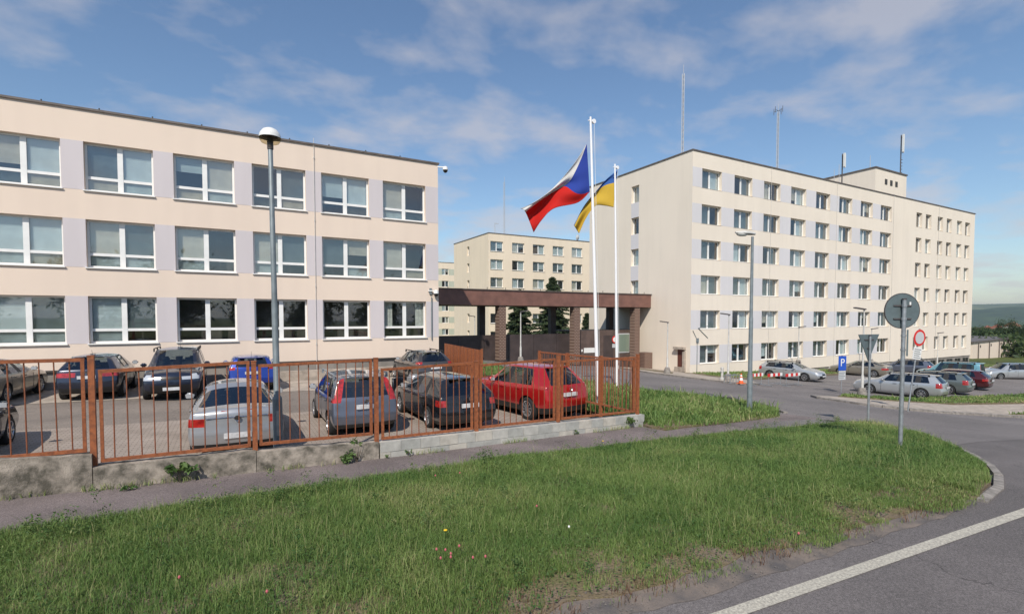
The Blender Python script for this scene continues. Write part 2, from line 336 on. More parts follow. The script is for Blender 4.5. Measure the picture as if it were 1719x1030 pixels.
# ------------------------------------------------------------------ ground sheets
def sheet(name, poly, off, m, hf=G, step=1.0, skirt=.0, bump=0, kind='structure', parent=None):
    bm = bmesh.new(); vs_ = [bm.verts.new((x, y, 0)) for x, y in poly]; bm.faces.new(vs_)
    xs = [p[0] for p in poly]; ys = [p[1] for p in poly]
    for ax, lo, hi in ((0, min(xs), max(xs)), (1, min(ys), max(ys))):
        k = math.ceil(lo / step) * step
        while k < hi:
            co = [0, 0, 0]; no = [0, 0, 0]; co[ax] = k; no[ax] = 1
            bmesh.ops.bisect_plane(bm, geom=bm.verts[:] + bm.edges[:] + bm.faces[:], plane_co=co, plane_no=no); k += step
    bmesh.ops.triangulate(bm, faces=[f for f in bm.faces if len(f.verts) > 4])
    for v in bm.verts:
        v.co.z = hf(v.co.x, v.co.y) + off
        if bump and not v.is_boundary: v.co.z += bump * mnoise.noise(Vector((v.co.x * .9, v.co.y * .9, 3)))
    if skirt:
        be = [e for e in bm.edges if e.is_boundary]
        r = bmesh.ops.extrude_edge_only(bm, edges=be)
        for v in r['geom']:
            if isinstance(v, bmesh.types.BMVert): v.co.z -= skirt
    bmesh.ops.recalc_face_normals(bm, faces=bm.faces)
    me = bpy.data.meshes.new(name); bm.to_mesh(me); bm.free(); me.materials.append(m)
    return tag(obj(name, me, parent), kind=kind)
def land():
    xs = [-5000, -2000, -800, -300, -120, -60] + list(range(-40, 141, 4)) + [160, 200, 300, 400, 700, 1000, 2000, 4500]
    ys = [-5000, -1500, -400, -120, -40] + list(range(-20, 161, 4)) + [200, 300, 500, 900, 2000, 4500]
    vs_, fs = [], []
    for y in ys:
        for x in xs:
            d = 0.12 + .75 * (sm(-60, -38, x) * (1 - sm(13, 18, x)) * sm(0, 3.5, y) * (1 - sm(36, 42, y)))
            vs_.append((x, y, G(x, y) - d - (.3 if 14 < x < 98 and -20 < y < 34 else 0)))
    w = len(xs)
    for j in range(len(ys) - 1):
        for i in range(w - 1): fs.append((j * w + i, j * w + i + 1, (j + 1) * w + i + 1, (j + 1) * w + i))
    me = bpy.data.meshes.new('ground'); me.from_pydata(vs_, [], fs); me.materials.append(M_LAND); smooth_mesh(me, 180)
    tag(obj('ground', me), kind='structure')
land()
FA, FB = Vector((-1.78, 9.45)), Vector((9.7, 10.45)); FD = (FB - FA).normalized(); FN = Vector((-FD.y, FD.x))
def fl(X): t = (X - FA.x) / FD.x; return FA.y + FD.y * t                # fence line Y at X
sheet('main_road', [(-60, -14), (140, -14), (140, 3.4), (60, 4), (22, 5.3), (14.3, 5.3), (13.6, 4.7), (10.6, 3.3), (-60, 4.2)], 0, M_ROAD, step=2)
sheet('side_road', [(13.6, 5.25), (22, 5.25), (60, 3.95), (96, 3.95), (96, 29.9), (34, 29.9), (34, 40), (11, 40), (11, 22), (13, 8.3)], .004, M_ROAD2, step=2)
sheet('footpath', [(-30, 5.2), (-2.6, 7.5), (4, 8.3), (9, 8.3), (13, 8.2), (17.2, 8.2), (17.3, 9.0), (16.6, 10.6), (15, 10.2), (9.9, 9.6), (9.72, 10.35), (-30, fl(-30) - .05)], .012, M_PATH)
ISL = [(-30, 3.95), (-3, 3.85), (2.6, 3.62), (4.6, 3.48), (6.6, 3.34), (8.4, 3.16), (9.54, 3.12), (10.54, 3.3), (11.92, 3.78), (13.5, 4.73), (15.4, 6.1), (16.7, 7.4), (17.0, 8.1), (16.3, 8.45), (11.8, 8.5), (8.9, 8.55), (4.2, 8.6), (0.06, 8.1), (-2.5, 7.78), (-30, 5.4)]
_r = []
for k in range(56):
    xx = -3 + .225 * k; _r.append((xx, float(np.interp(xx, [-3, 2.6, 4.6, 6.6, 8.4, 9.5], [3.85, 3.66, 3.52, 3.38, 3.22, 3.14])) + .16 * mnoise.noise(Vector((xx * 1.3, 4, 9))) + .10 * mnoise.noise(Vector((xx * 4.1, 8, 2)))))
ISL = [ISL[0]] + _r + ISL[6:]
def GE(x, y):   # the verge runs out to road level along its open edge
    e = float(np.interp(x, [-30, 2.6, 4.6, 6.6, 8.4, 9.5], [3.95, 3.62, 3.48, 3.34, 3.16, 3.12])); k = 1 - sm(8.6, 9.6, x); return G(x, y) - .041 * k * (1 - sm(-.2, .9, y - e))
sheet('verge', ISL, .05, M_VERGE, hf=GE, step=.5, skirt=.12, bump=.035)
VG2 = [(9.86, 10.55), (9.75, 9.95), (10.5, 9.7), (12, 9.8), (13.7, 9.95), (15.6, 10.2), (16.9, 11.2), (17.4, 12.6), (17.2, 14.2), (16.4, 15.4), (15.3, 17), (14.6, 20), (14.4, 33.5), (10.35, 33.5), (10.35, 10.6)]
sheet('flagpole_lawn', VG2, .06, M_VERGE, step=1, skirt=.25, bump=.03)
_sh = [(-30, 3.45)] + [(-4 + .22 * k, float(np.interp(-4 + .22 * k, [-4, 2.3, 4.6, 8.2, 9.4], [3.5, 3.34, 3.16, 3.02, 3.06])) + .10 * mnoise.noise(Vector((k * .37, 2, 5))) + .05 * mnoise.noise(Vector((k * 1.3, 7, 5)))) for k in range(61)]
sheet('dirt_shoulder', _sh + [(9.5, 3.35), (6, 3.7), (-30, 4.6)], .005, mat('grit_dirt', (.21, .17, .14), .95, var=.3, scale=3.2, col2=(.115, .104, .100), bump=.8, bscale=90, detail=12))
# white edge line
sheet('edge_line', [(-12, 3.93), (3.66, 2.98), (9.56, 2.62), (11.5, 2.48), (11.5, 2.34), (9.56, 2.48), (3.66, 2.84), (-12, 3.79)], .007, M_LINE)
# parking lot
sheet('parking_lot', [(-30, 10), (10.3, 10.2), (10.3, 28.1), (-30, 28.1)], -.012, M_LOT, hf=PAD, step=4)
sheet('paved_bays', [(-30, fl(-30) + .1), (-2, fl(-2) + .1), (10.28, fl(10.28) + .1), (10.28, 17.6), (-30, 17.9)], .0, M_PAVER, hf=PAD, step=4)
sheet('rear_bays', [(-30, 23.0), (10.28, 22.9), (10.28, 26.9), (-30, 26.9)], .0, M_SLAB, hf=PAD, step=4)
# pavement and green islands across the side road
ISR = [(26.3, 15.0), (26.2, 13.9), (26.0, 12.7), (26.5, 11.5), (28.0, 10.5), (31, 9.3), (36, 8.0), (50, 6.2), (96, 4.5), (96, 7.5), (55, 9.4), (40, 11.0), (34, 12.3), (30.5, 13.7), (28, 15.4), (27, 15.7)]
sheet('pavement', ISR, .11, M_SLAB, step=1, skirt=.3)
sheet('island_lawn', [(28.4, 15.25), (31, 13.75), (34, 12.6), (40, 11.35), (55, 9.75), (96, 7.8), (96, 9.5), (56, 12), (42, 13.6), (35, 14.6), (30.5, 16.0)], .14, M_VERGE, step=1, skirt=.3, bump=.03)
sheet('corner_lawn', [(31.5, 9.35), (36, 8.15), (50, 6.4), (70, 5.6), (70, 7.0), (50, 8.0), (38, 9.4)], .13, M_VERGE, step=1, skirt=.1)
sheet('building_pavement', [(29.4, 22.0), (31.2, 21.9), (34.0, 24.6), (34.0, 29.9), (34.0, 36), (29.9, 34.5), (28.6, 29)], .11, M_SLAB, step=1, skirt=.3)
sheet('building_lawn', [(33.2, 26.6), (37, 25.6), (42, 26.6), (92, 27.6), (92, 30.6), (33.6, 30.6)], .13, M_VERGE, step=1, skirt=.25)
sheet('side_lawn', [(30.4, 28.8), (32.0, 30.2), (31.8, 34), (30.6, 33.8)], .135, M_VERGE, step=1, skirt=.02)
sheet('far_lawn', [(92, 12), (170, 2), (200, 60), (89, 60), (89, 30.8), (92, 30.8)], .2, M_LAND, step=8, skirt=.3)
for nm, pts in (('bay_marking', [(37.2, 24.9), (37.3, 20.6)]), ('bay_marking', [(40.2, 24.9), (40.3, 20.4)]), ('bay_marking', [(43.2, 24.9), (43.3, 20.4)])):
    (x0, y0), (x1, y1) = pts
    sheet(nm, [(x0 - .06, y0), (x1 - .06, y1), (x1 + .06, y1), (x0 + .06, y0)], .016, M_LINE)
# kerb stones
def kerb(name, pts, w=.14, h=.10, drop=.2, step=1.0):
    root = bpy.data.objects.new(name, None); COL.objects.link(root); tag(root, kind='structure')
    P = [Vector((x, y)) for x, y in pts]; seg = [(P[i + 1] - P[i]).length for i in range(len(P) - 1)]; T = sum(seg); n = max(1, int(T / step))
    def pt(t):
        for i, s_ in enumerate(seg):
            if t <= s_ or i == len(seg) - 1: return P[i] + (P[i + 1] - P[i]) * (t / s_)
            t -= s_
    for k in range(n):
        a, b = pt(T * k / n + .006), pt(T * (k + 1) / n - .006); d = (b - a).normalized(); nn = Vector((-d.y, d.x)) * w / 2
        j = random.uniform(-.012, .012); m = MB(); vs_ = []
        for q in (a, b):
            z = G(q.x, q.y) + h + j
            for sgn, dz in ((-1, -.02 * 0 - drop - h), (1, -drop - h), (1, 0), (-1, -.015)): vs_.append((q.x + nn.x * sgn, q.y + nn.y * sgn, z + dz))
        m.add(vs_, [(0, 1, 2, 3), (7, 6, 5, 4), (0, 4, 5, 1), (1, 5, 6, 2), (2, 6, 7, 3), (3, 7, 4, 0)])
        m.build('kerb_stone', M_KERB, root)
kerb('verge_kerb', [(9.3, 3.0), (9.6, 3.0), (10.6, 3.2), (12.0, 3.68), (13.6, 4.63), (15.5, 6.0), (16.85, 7.35), (17.12, 8.15)], h=.045, w=.12)
kerb('pavement_kerb', [(26.9, 15.75), (26.2, 15.0), (26.1, 13.9), (25.9, 12.7), (26.4, 11.4), (28.0, 10.38), (31, 9.18), (36, 7.88), (50, 6.08)], h=.12)
kerb('building_kerb', [(33.9, 24.4), (31.2, 21.75), (29.3, 21.9), (28.5, 29), (29.8, 34.6)], h=.12)
kerb('lawn_kerb', [(16.75, 10.7), (17.5, 11.9), (17.55, 13.2), (17.1, 14.7), (16, 16.2), (15.3, 17.4), (14.7, 20), (14.5, 33)], h=.09)

# ------------------------------------------------------------------ buildings
_wc = {}
def win_meshes(kind, w, h):
    key = (kind, round(w, 3), round(h, 3))
    if key in _wc: return _wc[key]
    fr = MB(); t = .085; panes = []
    def bar(x0, x1, z0, z1, y0=0., y1=.07): fr.box((x0, y0, z0), (x1, y1, z1))
    bar(0, w, 0, t); bar(0, w, h - t, h); bar(0, t, t, h - t); bar(w - t, w, t, h - t)
    if kind == 'quad':
        tr = h * .285; mu = .20
        bar(w / 2 - mu / 2, w / 2 + mu / 2, t, h - t, -.004, .072)
        for x0, x1 in ((t, w / 2 - mu / 2), (w / 2 + mu / 2, w - t)):
            bar(x0, x1, tr - .06, tr + .06, .004, .066)
            panes += [(x0, x1, tr + .06, h - t), (x0, x1, t, tr - .06)]
    elif kind == 'double':
        bar(w / 2 - .085, w / 2 + .085, t, h - t, -.004, .072); panes = [(t, w / 2 - .085, t, h - t), (w / 2 + .085, w - t, t, h - t)]
    else: panes = [(t, w - t, t, h - t)]
    P = []
    for x0, x1, z0, z1 in panes:
        g = MB().box((x0 + .001, .030, z0 + .001), (x1 - .001, .036, z1 - .001)).mesh('pane', M_GLASS)
        b = MB(); n = 22
        for k in range(n):
            za, zb = z1 - (z1 - z0) * k / n, z1 - (z1 - z0) * (k + 1) / n
            b.quad((x0, .10, za), (x1, .10, za), (x1, .135, zb), (x0, .135, zb)); b.quad((x0, .135, zb), (x1, .135, zb), (x1, .10, zb), (x0, .10, zb))
        P.append((g, b.mesh('blind', M_BLIND), (x0, x1, z0, z1)))
    sl = MB().box((-.05, -.30, -.045), (w + .05, .02, -.004)).mesh('sill', M_SILL if kind != 'quad' else M_WHITE)
    _wc[key] = (fr.mesh('window', M_WHITE), P, sl); return _wc[key]
def facade(root, face, c0, s0, s1, z0, z1, wins, wallm, kind, reveal=.22, blinds=.5, dark=.2, name='wall', curtains=(), bare=()):
    """face 'front': plane Y=c0 along X; 'left': plane X=c0 along Y. wins = (s_a, s_b, z_a, z_b)"""
    def P(s, d, z): return (s, c0 + d, z) if face == 'front' else (c0 + d, s, z)
    xs = sorted({s0, s1, *[round(w[0], 4) for w in wins], *[round(w[1], 4) for w in wins]}); zs = sorted({z0, z1, *[round(w[2], 4) for w in wins], *[round(w[3], 4) for w in wins]})
    m = MB()
    def hole(x, z): return any(w[0] < x < w[1] and w[2] < z < w[3] for w in wins)
    for a, b in zip(xs, xs[1:]):
        zz = None
        for c, d in zip(zs, zs[1:]):
            if hole((a + b) / 2, (c + d) / 2): continue
            m.quad(P(a, 0, c), P(b, 0, c), P(b, 0, d), P(a, 0, d))
    for (a, b, c, d) in wins:
        for (p, q) in (((a, c), (b, c)), ((b, c), (b, d)), ((b, d), (a, d)), ((a, d), (a, c))):
            m.quad(P(p[0], 0, p[1]), P(q[0], 0, q[1]), P(q[0], reveal + .08, q[1]), P(p[0], reveal + .08, p[1]))
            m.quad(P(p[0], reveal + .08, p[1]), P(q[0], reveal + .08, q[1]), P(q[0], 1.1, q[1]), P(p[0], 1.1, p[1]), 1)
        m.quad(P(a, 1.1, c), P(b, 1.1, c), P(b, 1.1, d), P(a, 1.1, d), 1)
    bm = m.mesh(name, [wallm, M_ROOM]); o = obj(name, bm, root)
    for i, (a, b, c, d) in enumerate(wins):
        fm, PN, sl = win_meshes(kind, b - a, d - c)
        loc = P(a, reveal, c) if face == 'front' else P(b, reveal, c); rz = 0 if face == 'front' else -math.pi / 2
        w = obj('window', fm, root, loc, rz); obj('sill', sl, w) if reveal >= .2 else None
        for k, (g, bl, ext) in enumerate(PN):
            obj('pane', g, w)
            r = random.random()
            if i in bare: continue
            if i in curtains:
                x0, x1, za, zb = ext; q = MB(); nn = 10; ww = (x1 - x0) * .45; xx = x0 if k < 2 else x1 - ww
                if k % 2 == 0:
                    for j in range(nn): q.quad((xx + ww * j / nn, .12 + .03 * (j % 2), za), (xx + ww * (j + 1) / nn, .12 + .03 * ((j + 1) % 2), za), (xx + ww * (j + 1) / nn, .12 + .03 * ((j + 1) % 2), zb), (xx + ww * j / nn, .12 + .03 * (j % 2), zb))
                    q.build('curtain', M_CURT, w)
                continue
            if r < blinds:
                bb = obj('blind', bl, w); x0, x1, za, zb = ext
                if kind != 'quad' or k % 2 == 0:
                    if random.random() < .4: f_ = random.uniform(.35, .85); bb.scale = (1, 1, f_); bb.location = (0, 0, zb * (1 - f_))
                if random.random() < .35: bb.material_slots[0].link = 'OBJECT'; bb.material_slots[0].material = M_BLIND3
            elif r < blinds + dark:
                bb = obj('blind', bl, w); bb.material_slots[0].link = 'OBJECT'; bb.material_slots[0].material = M_BLIND2
    return o
def pier(root, face, c0, a, b, z0, z1, m):
    q = MB(); q.box(*(((a, c0 - .006, z0), (b, c0 + .02, z1)) if face == 'front' else ((c0 - .006, a, z0), (c0 + .02, b, z1)))); q.build('painted_pier', m, root)
def shell(root, x0, x1, y0, y1, z0, z1, wallm, faces, roofz=None):
    m = MB()
    if 'left' in faces: m.quad((x0, y0, z0), (x0, y1, z0), (x0, y1, z1), (x0, y0, z1))
    if 'right' in faces: m.quad((x1, y0, z0), (x1, y1, z0), (x1, y1, z1), (x1, y0, z1))
    if 'back' in faces: m.quad((x0, y1, z0), (x1, y1, z0), (x1, y1, z1), (x0, y1, z1))
    m.build('side_wall', wallm, root)
    MB().box((x0 + .1, y0 + .1, z1 - .45), (x1 - .1, y1 - .1, z1 - .35)).build('roof', M_FLASH, root)
def flashing(root, x0, x1, y0, y1, z, t=.07, o=.06, m=None):
    q = MB(); q.box((x0 - o, y0 - o, z), (x1 + o, y0 + .3, z + t)); q.box((x0 - o, y1 - .3, z), (x1 + o, y1 + o, z + t))
    q.box((x0 - o, y0 + .3, z), (x0 + .3, y1 - .3, z + t)); q.box((x1 - .3, y0 + .3, z), (x1 + o, y1 - .3, z + t)); q.build('roof_flashing', m or M_FLASH, root)

# --- low office wing behind the parking lot
LY, LX1, LTOP, LPL = 28.18, 10.70, 8.86, -2.26
ow = thing('office_building', 'three-storey cream office wing with lavender piers behind the fenced parking lot', 'building', (LX1 - 15, LY + 6, -3.1))
ow.location = (0, 0, 0)
wl_ = []; cols = [-8.575 + 3.212 * k for k in range(-4, 6)]
for r in range(3):
    zt = 7.532 - 3.3 * r
    for c in cols: wl_.append((c, c + 2.451, zt - 2.057, zt))
facade(ow, 'front', LY, -24, LX1, LPL, LTOP, wl_, M_CREAM, 'quad', blinds=.64, dark=.2, curtains=(29,), bare=(26, 27, 28))
for r in range(3):
    zt = 7.532 - 3.3 * r
    for k, c in enumerate(cols): pier(ow, 'front', LY, c + 2.451 + .003, (cols[k + 1] - .003) if k < len(cols) - 1 else LX1 - .001, zt - 2.057, zt, M_LAV)
shell(ow, -24, LX1, LY, 41, -3.3, LTOP, M_CREAM, ('right', 'left', 'back'))
MB().box((-24, LY + .09, -3.6), (LX1 - .06, LY + .4, LPL)).build('plinth', M_PLINTH, ow)
MB().box((-24, LY - .012, LPL - .05), (LX1 + .01, LY + .09, LPL + .03)).build('shadow_strip', M_DARK, ow)  # dark strip painted in for the shade line over the plinth
flashing(ow, -24, LX1, LY, 41, LTOP, .09, .07)
q = MB(); lx = atY(527, 300, LY).x
q.cyl((lx, LY - .05, -3.0), (lx, LY - .05, LTOP + .35), .012, n=6)
for z in (8.2, 5, 1.6, -1.4): q.box((lx - .03, LY - .06, z), (lx + .03, LY, z + .05))
q.build('lightning_rod_wire', M_SILL, ow)
q = MB(); px = 10.25
q.cyl((px, LY - .06, -1.25), (px, LY - .06, 1.2), .035, n=8); q.box((px - .12, LY - .08, 1.35), (px + .02, LY, 1.7)); q.build('cable_conduit', M_LAMPP, ow)
q = MB()
for x in [-20 + 1.9 * k for k in range(16)]: q.cyl((x, LY + .1, LTOP + .09), (x, LY + .1, LTOP + .2), .03, n=6)
q.build('lightning_wire_supports', M_DARK, ow)
lw = tag(MB().box((-24, 26.95, -3.6), (10.2, 27.2, -2.62)).build('low_wall', M_SLAB), 'low pale concrete kerb wall along the foot of the office wing', 'wall')
# cctv camera at the roof corner
def cctv(loc, sgn, label):
    t = thing('security_camera', label, 'camera', loc)
    MB().bar((-.05 * sgn, 0, .1), (.35 * sgn, -.12, .1), .06).build('arm', M_SIGNWHITE, t)
    q = MB(); q.lathe([(.02, .16), (.12, .12), (.15, .02), (.15, -.06)], (.38 * sgn, -.14, 0)); q.build('housing', M_SIGNWHITE, t, 50)
    MB().lathe([(.14, -.06), (.12, -.15), (.06, -.21), (.001, -.22)], (.38 * sgn, -.14, 0)).build('dome', M_GRILLE, t, 60)
cctv((10.72, LY - .02, 8.62), 1, 'white dome camera at the roof corner of the office wing')
cctv((10.1, LY - .05, 1.45), 1, 'white dome camera above the conduit on the office wing')

# --- tall office block on the right
RX, RY, RTOP, RPL = 34.05, 30.29, 13.95, -5.1
rb = thing('office_block', 'six-storey cream office block with grey-lilac piers beside the parking area', 'building')
wins = []; rcol = [35.21 + 4.128 * k for k in range(8)]; ncol = [(72.3, 73.75), (74.65, 76.1), (77.75, 79.2), (80.2, 81.65), (83.1, 84.6), (85.5, 87.0)]
for r in range(6):
    zt = 12.634 - 3.0 * r
    for c in rcol: wins.append((c, c + 2.463, zt - 1.625, zt))
facade(rb, 'front', RY, RX, 70.4, RPL, RTOP, wins, M_CREAM2, 'double', reveal=.30, blinds=.22, dark=.38)
nw = []
for r in range(6):
    zt = 12.634 - 3.0 * r
    for a, b in ncol: nw.append((a, b, zt - 1.7, zt))
facade(rb, 'front', RY, 70.4, 88.4, RPL, RTOP, nw, M_CREAM2, 'single', reveal=.30, blinds=.5, dark=.2)
for r in range(6):
    zt = 12.634 - 3.0 * r; ed = [RX] + [x for c in rcol for x in (c, c + 2.463)]
    for k in range(0, len(ed) - 1, 2): pier(rb, 'front', RY, ed[k] + .004, ed[k + 1] - .004, zt - 1.625, zt, M_LAV2)
sw = [(36.65, 37.7, 12.55 - 3.0 * r - 1.6, 12.55 - 3.0 * r) for r in range(5)]
facade(rb, 'left', RX, RY, 44.2, RPL, RTOP, sw, M_CREAM2, 'single', reveal=.30, blinds=.2, dark=.2, name='gable_wall')
for r in range(4): pier(rb, 'left', RX, 36.65, 37.7, 12.55 - 3.0 * (r + 1) + .004, 12.55 - 3.0 * r - 1.604, M_LAV2)
shell(rb, RX, 88.4, RY, 44.2, -5.5, RTOP, M_CREAM2, ('right', 'back'))
m = MB(); m.box((RX + .08, RY + .08, -7.5), (88.3, RY + .5, RPL)); m.box((RX + .08, RY + .5, -7.5), (RX + .5, 44, RPL)); m.build('plinth', M_PLINTH, rb)
for k in range(9):
    x = 67.5 + 2.35 * k; wv = MB(); wv.box((x, RY + .02, -6.05), (x + .62, RY + .075, -5.4)); wv.box((x + .85, RY + .02, -6.05), (x + 1.47, RY + .075, -5.4)); wv.build('basement_window', M_GRILLE, rb)
flashing(rb, RX, 88.4, RY, 44.2, RTOP, .11, .06)
# small brown door with concrete hood on the gable
d0 = atX(1150, 624, RX); dr = MB().box((RX - .03, 31.0, -4.25), (RX + .02, 31.65, -2.75)).build('service_door', mat('brown_door', (.12, .04, .028), .6), rb)
m = MB(); m.box((RX - .35, 30.75, -2.72), (RX, 31.9, -2.52)); m.box((RX - .18, 30.78, -5.0), (RX, 31.86, -4.27)); m.box((RX - .2, 30.75, -4.6), (RX, 30.98, -2.9)); m.build('door_surround', M_SLAB, rb)
q = MB(); x = RX + .8
for a, b in (((x, -4.6), (x, -1.9)), ((x, -1.9), (x - .55, -1.1)), ((x + .1, -.9), (x + 1.3, -1.75)), ((x + .1, -.9), (x + 1.4, -.7))): q.cyl((a[0], RY - .03, a[1]), (b[0], RY - .03, b[1]), .03, n=6)
q.box((x - .12, RY - .1, -2.1), (x + .12, RY, -1.75)); q.build('cable_conduit', M_LAMPP, rb)
# rooftop penthouse, part of the block
m = MB(); m.box((68.4, 33, RTOP - .3), (75.9, 42.5, 18.05)); ph = m.build('penthouse', M_CREAM2, rb)
m = MB(); m.box((68.3, 32.9, 18.052), (76.0, 42.6, 18.2)); m.build('penthouse_flashing', M_FLASH, rb)
for k in range(3):
    x = 70.6 + 1.25 * k; m = MB(); m.box((x, 32.96, 16.35), (x + .55, 32.995, 17.0)); v = m.build('vent_opening', M_DARK, ph)
q = MB()
for x in (44.5, 55.4, 66.9, 78): q.cyl((x, RY - .04, -5), (x, RY - .04, RTOP + .2), .016, n=5)
q.build('lightning_rod_wire', M_SILL, rb)

# --- block in the courtyard and one further back
cb = thing('courtyard_block', 'cream block with paired windows seen above the gate canopy', 'building')
CBX, CBY, CBT = 37.6, 75.87, 13.95
cw = []
for r in range(6):
    zt = 12.7 - 3.0 * r
    for k in range(7): cw.append((37.95 + 4.12 * k, 37.95 + 4.12 * k + 2.4, zt - 1.65, zt))
facade(cb, 'front', CBY, CBX, 68, -5.5, CBT, cw, M_CREAM3, 'double', reveal=.22, blinds=.55, dark=.2)
cs = [(83.6, 84.6, 12.7 - 3.0 * r - 1.6, 12.7 - 3.0 * r) for r in range(6)]
facade(cb, 'left', CBX, CBY, 90.7, -5.5, CBT, cs, M_CREAM3, 'single', reveal=.3, blinds=.2, dark=.1, name='gable_wall')
shell(cb, CBX, 68, CBY, 90.7, -5.5, CBT, M_CREAM3, ('right', 'back')); flashing(cb, CBX, 68, CBY, 90.7, CBT, .12, .06)
fb = thing('distant_block', 'pale distant block with green panels behind the courtyard block', 'building')
fw = []
for r in range(6):
    zt = 12.0 - 2.95 * r
    for k in range(6): fw.append((38.6 + 3.55 * k, 38.6 + 3.55 * k + 1.75, zt - 1.5, zt))
facade(fb, 'front', 118, 36, 62, -6, 13.5, fw, M_CREAM3, 'double', reveal=.15, blinds=.5, dark=.2)
M_GRNP = streaky('sage_panel', (.50, .52, .42), (.4, .42, .34), .3)
for r in range(6):
    for k in range(5): pier(fb, 'front', 118, 38.6 + 3.55 * k + 1.76, 38.6 + 3.55 * (k + 1) - .01, 12.0 - 2.95 * r - 1.5, 12.0 - 2.95 * r, M_GRNP)
shell(fb, 36, 62, 118, 130, -6, 13.5, M_CREAM3, ('right', 'back', 'left')); flashing(fb, 36, 62, 118, 130, 13.5, .12, .05)

# --- low flat building and white container to the right
lb = thing('low_building', 'long low cream flat-roofed building on the lawn past the office block', 'building')
a = atd(1632, 601, 95); b = atd(1706, 598, 118); bz = min(a.z, b.z) - .6; top = atd(1632, 576, 95).z
def slab(root, p, q, depth, z0, z1, name, m):
    p, q = Vector((p.x, p.y)), Vector((q.x, q.y)); d = (q - p).normalized(); n = Vector((-d.y, d.x)) * depth; mb = MB(); vs_ = []
    for z in (z0, z1):
        for c in (p, q, q + n, p + n): vs_.append((c.x, c.y, z))
    mb.add(vs_, [(0, 1, 2, 3), (4, 5, 6, 7), (0, 1, 5, 4), (1, 2, 6, 5), (2, 3, 7, 6), (3, 0, 4, 7)]); return mb.build(name, m, root)
slab(lb, a, b, 14, bz - 1, top, 'wall', M_CREAM); slab(lb, a - Vector((.2, .2, 0)), b + Vector((.2, -.2, 0)), 14.4, top + .003, top + .35, 'roof_edge', M_FLASH)
slab(lb, a + Vector((1, 8, 0)), a + Vector((8, 8.5, 0)), 5, top + .36, top + 1.9, 'roof_box', M_SIGNWHITE)
for k in range(4):
    c = a.lerp(b, .1 + .22 * k); MB().cyl((c.x, c.y - .12, bz), (c.x, c.y - .12, top), .08, n=6).build('downpipe', M_FLASH, lb)
    MB().box((c.x + 1.4, c.y + .2, top - 1.0), (c.x + 2.0, c.y + .9, top - .5)).build('wall_lamp', M_DARK, lb)
ct = thing('white_container', 'small white container cabin at the end of the low cream building', 'container')
c = atd(1711, 600, 118); MB().box((c.x - 1, c.y - 1, bz - 1), (c.x + 4, c.y + 1.5, c.z + 2.2)).build('body', M_SIGNWHITE, ct); MB().box((c.x - 1.1, c.y - 1.1, c.z + 2.203), (c.x + 4.1, c.y + 1.6, c.z + 2.35)).build('roof', M_SIGNGREY, ct)
MB().box((c.x - .6, c.y - 1.03, bz), (c.x + .3, c.y - 1.003, c.z + 1.6)).build('door', M_SIGNGREY, ct)

# --- gate canopy
gc = thing('gate_canopy', 'long brown canopy on brick and steel columns spanning between the two buildings', 'canopy')
m = MB(); m.box((10.9, 34.9, .95), (34.0, 39.6, 2.1)); m.build('roof_beam', M_BROWN, gc)
m = MB(); m.box((10.8, 34.82, 2.104), (34.03, 39.7, 2.17)); m.build('roof_flashing', M_FLASH, gc)
for x in (18.55, 25.7, 32.45):
    z = G(x, 35.3) - .3
    MB().box((x - .31, 35.0, z), (x + .31, 35.65, .95)).build('brick_column', M_BRICK, gc)
    MB().box((x - .27, 38.6, z), (x + .27, 39.1, .95)).build('rear_column', M_BROWND, gc)
    MB().box((x - .35, 34.95, z), (x + .35, 35.7, z + .45)).build('column_base', M_BROWND, gc)
q = MB()
for k in range(13): x = 14 + 1.6 * k; q.cyl((x, 34.95, 2.17), (x, 34.95, 2.33), .025, n=5)
q.build('lightning_wire_supports', M_DARK, gc)
gf = thing('sliding_gate', 'dark brown sheet-metal gate closing the yard under the canopy', 'gate')
gy = 36.3
def gp(x0, x1, zt, m, name='gate_panel'): MB().box((x0, gy, G((x0 + x1) / 2, gy) + .08), (x1 - .03, gy + .08, zt)).build(name, m, gf)
zt = atY(880, 561, gy).z
xs_ = [11.2, 13.3, 15.4, 17.6, 19.8, 22.2, 24.5, 26.3]
for a, b in zip(xs_, xs_[1:]): gp(a, b, zt, M_BROWND)
gh = thing('gatehouse', 'brown gatehouse front with window and notice plate between the brick columns', 'gatehouse')
zt2 = atY(1010, 554, gy).z; M_GB = mat('gatehouse_brown', (.115, .078, .066), .6, var=.25, scale=1.5)
def ghb(x0, x1, z0, z1, name, m, y=gy, t=.1): MB().box((x0, y, z0), (x1, y + t, z1)).build(name, m, gh)
ghb(26.3, 33.9, -5, zt2, 'front_wall', M_GB); MB().box((26.3, gy + .1, zt2 - .12), (33.95, gy + 3.5, zt2)).build('roof', M_FLASH, gh)
zc = atY(1004, 587, gy).z
ghb(27.4, 28.9, zc - .22, zc + .22, 'notice_plate', M_SIGNWHITE, gy - .03, .03); ghb(27.12, 27.26, zc - .1, zc + .1, 'push_button', M_SIGNWHITE, gy - .03, .03)
ghb(29.6, 30.75, -5, -1.6, 'door', M_BROWND, gy - .02, .02)
ghb(31.25, 32.7, -3.25, -1.45, 'window_frame', M_SIGNGREY, gy - .05, .05); ghb(31.35, 32.6, -3.15, -1.55, 'window_pane', mat('green_glass', (.20, .25, .20), .1), gy - .062, .01)
dz = MB(); dz.cyl((30.9, gy - .06, -2.0), (30.9, gy - .03, -2.0), .33, n=24); dz.build('no_entry_disc', M_SIGNRED, gh)
MB().cyl((30.9, gy - .068, -2.0), (30.9, gy - .061, -2.0), .23, n=24).build('no_entry_face', M_SIGNWHITE, gh)
ghb(30.6, 31.2, -2.75, -2.4, 'notice_board', M_SIGNGREY, gy - .06, .03)
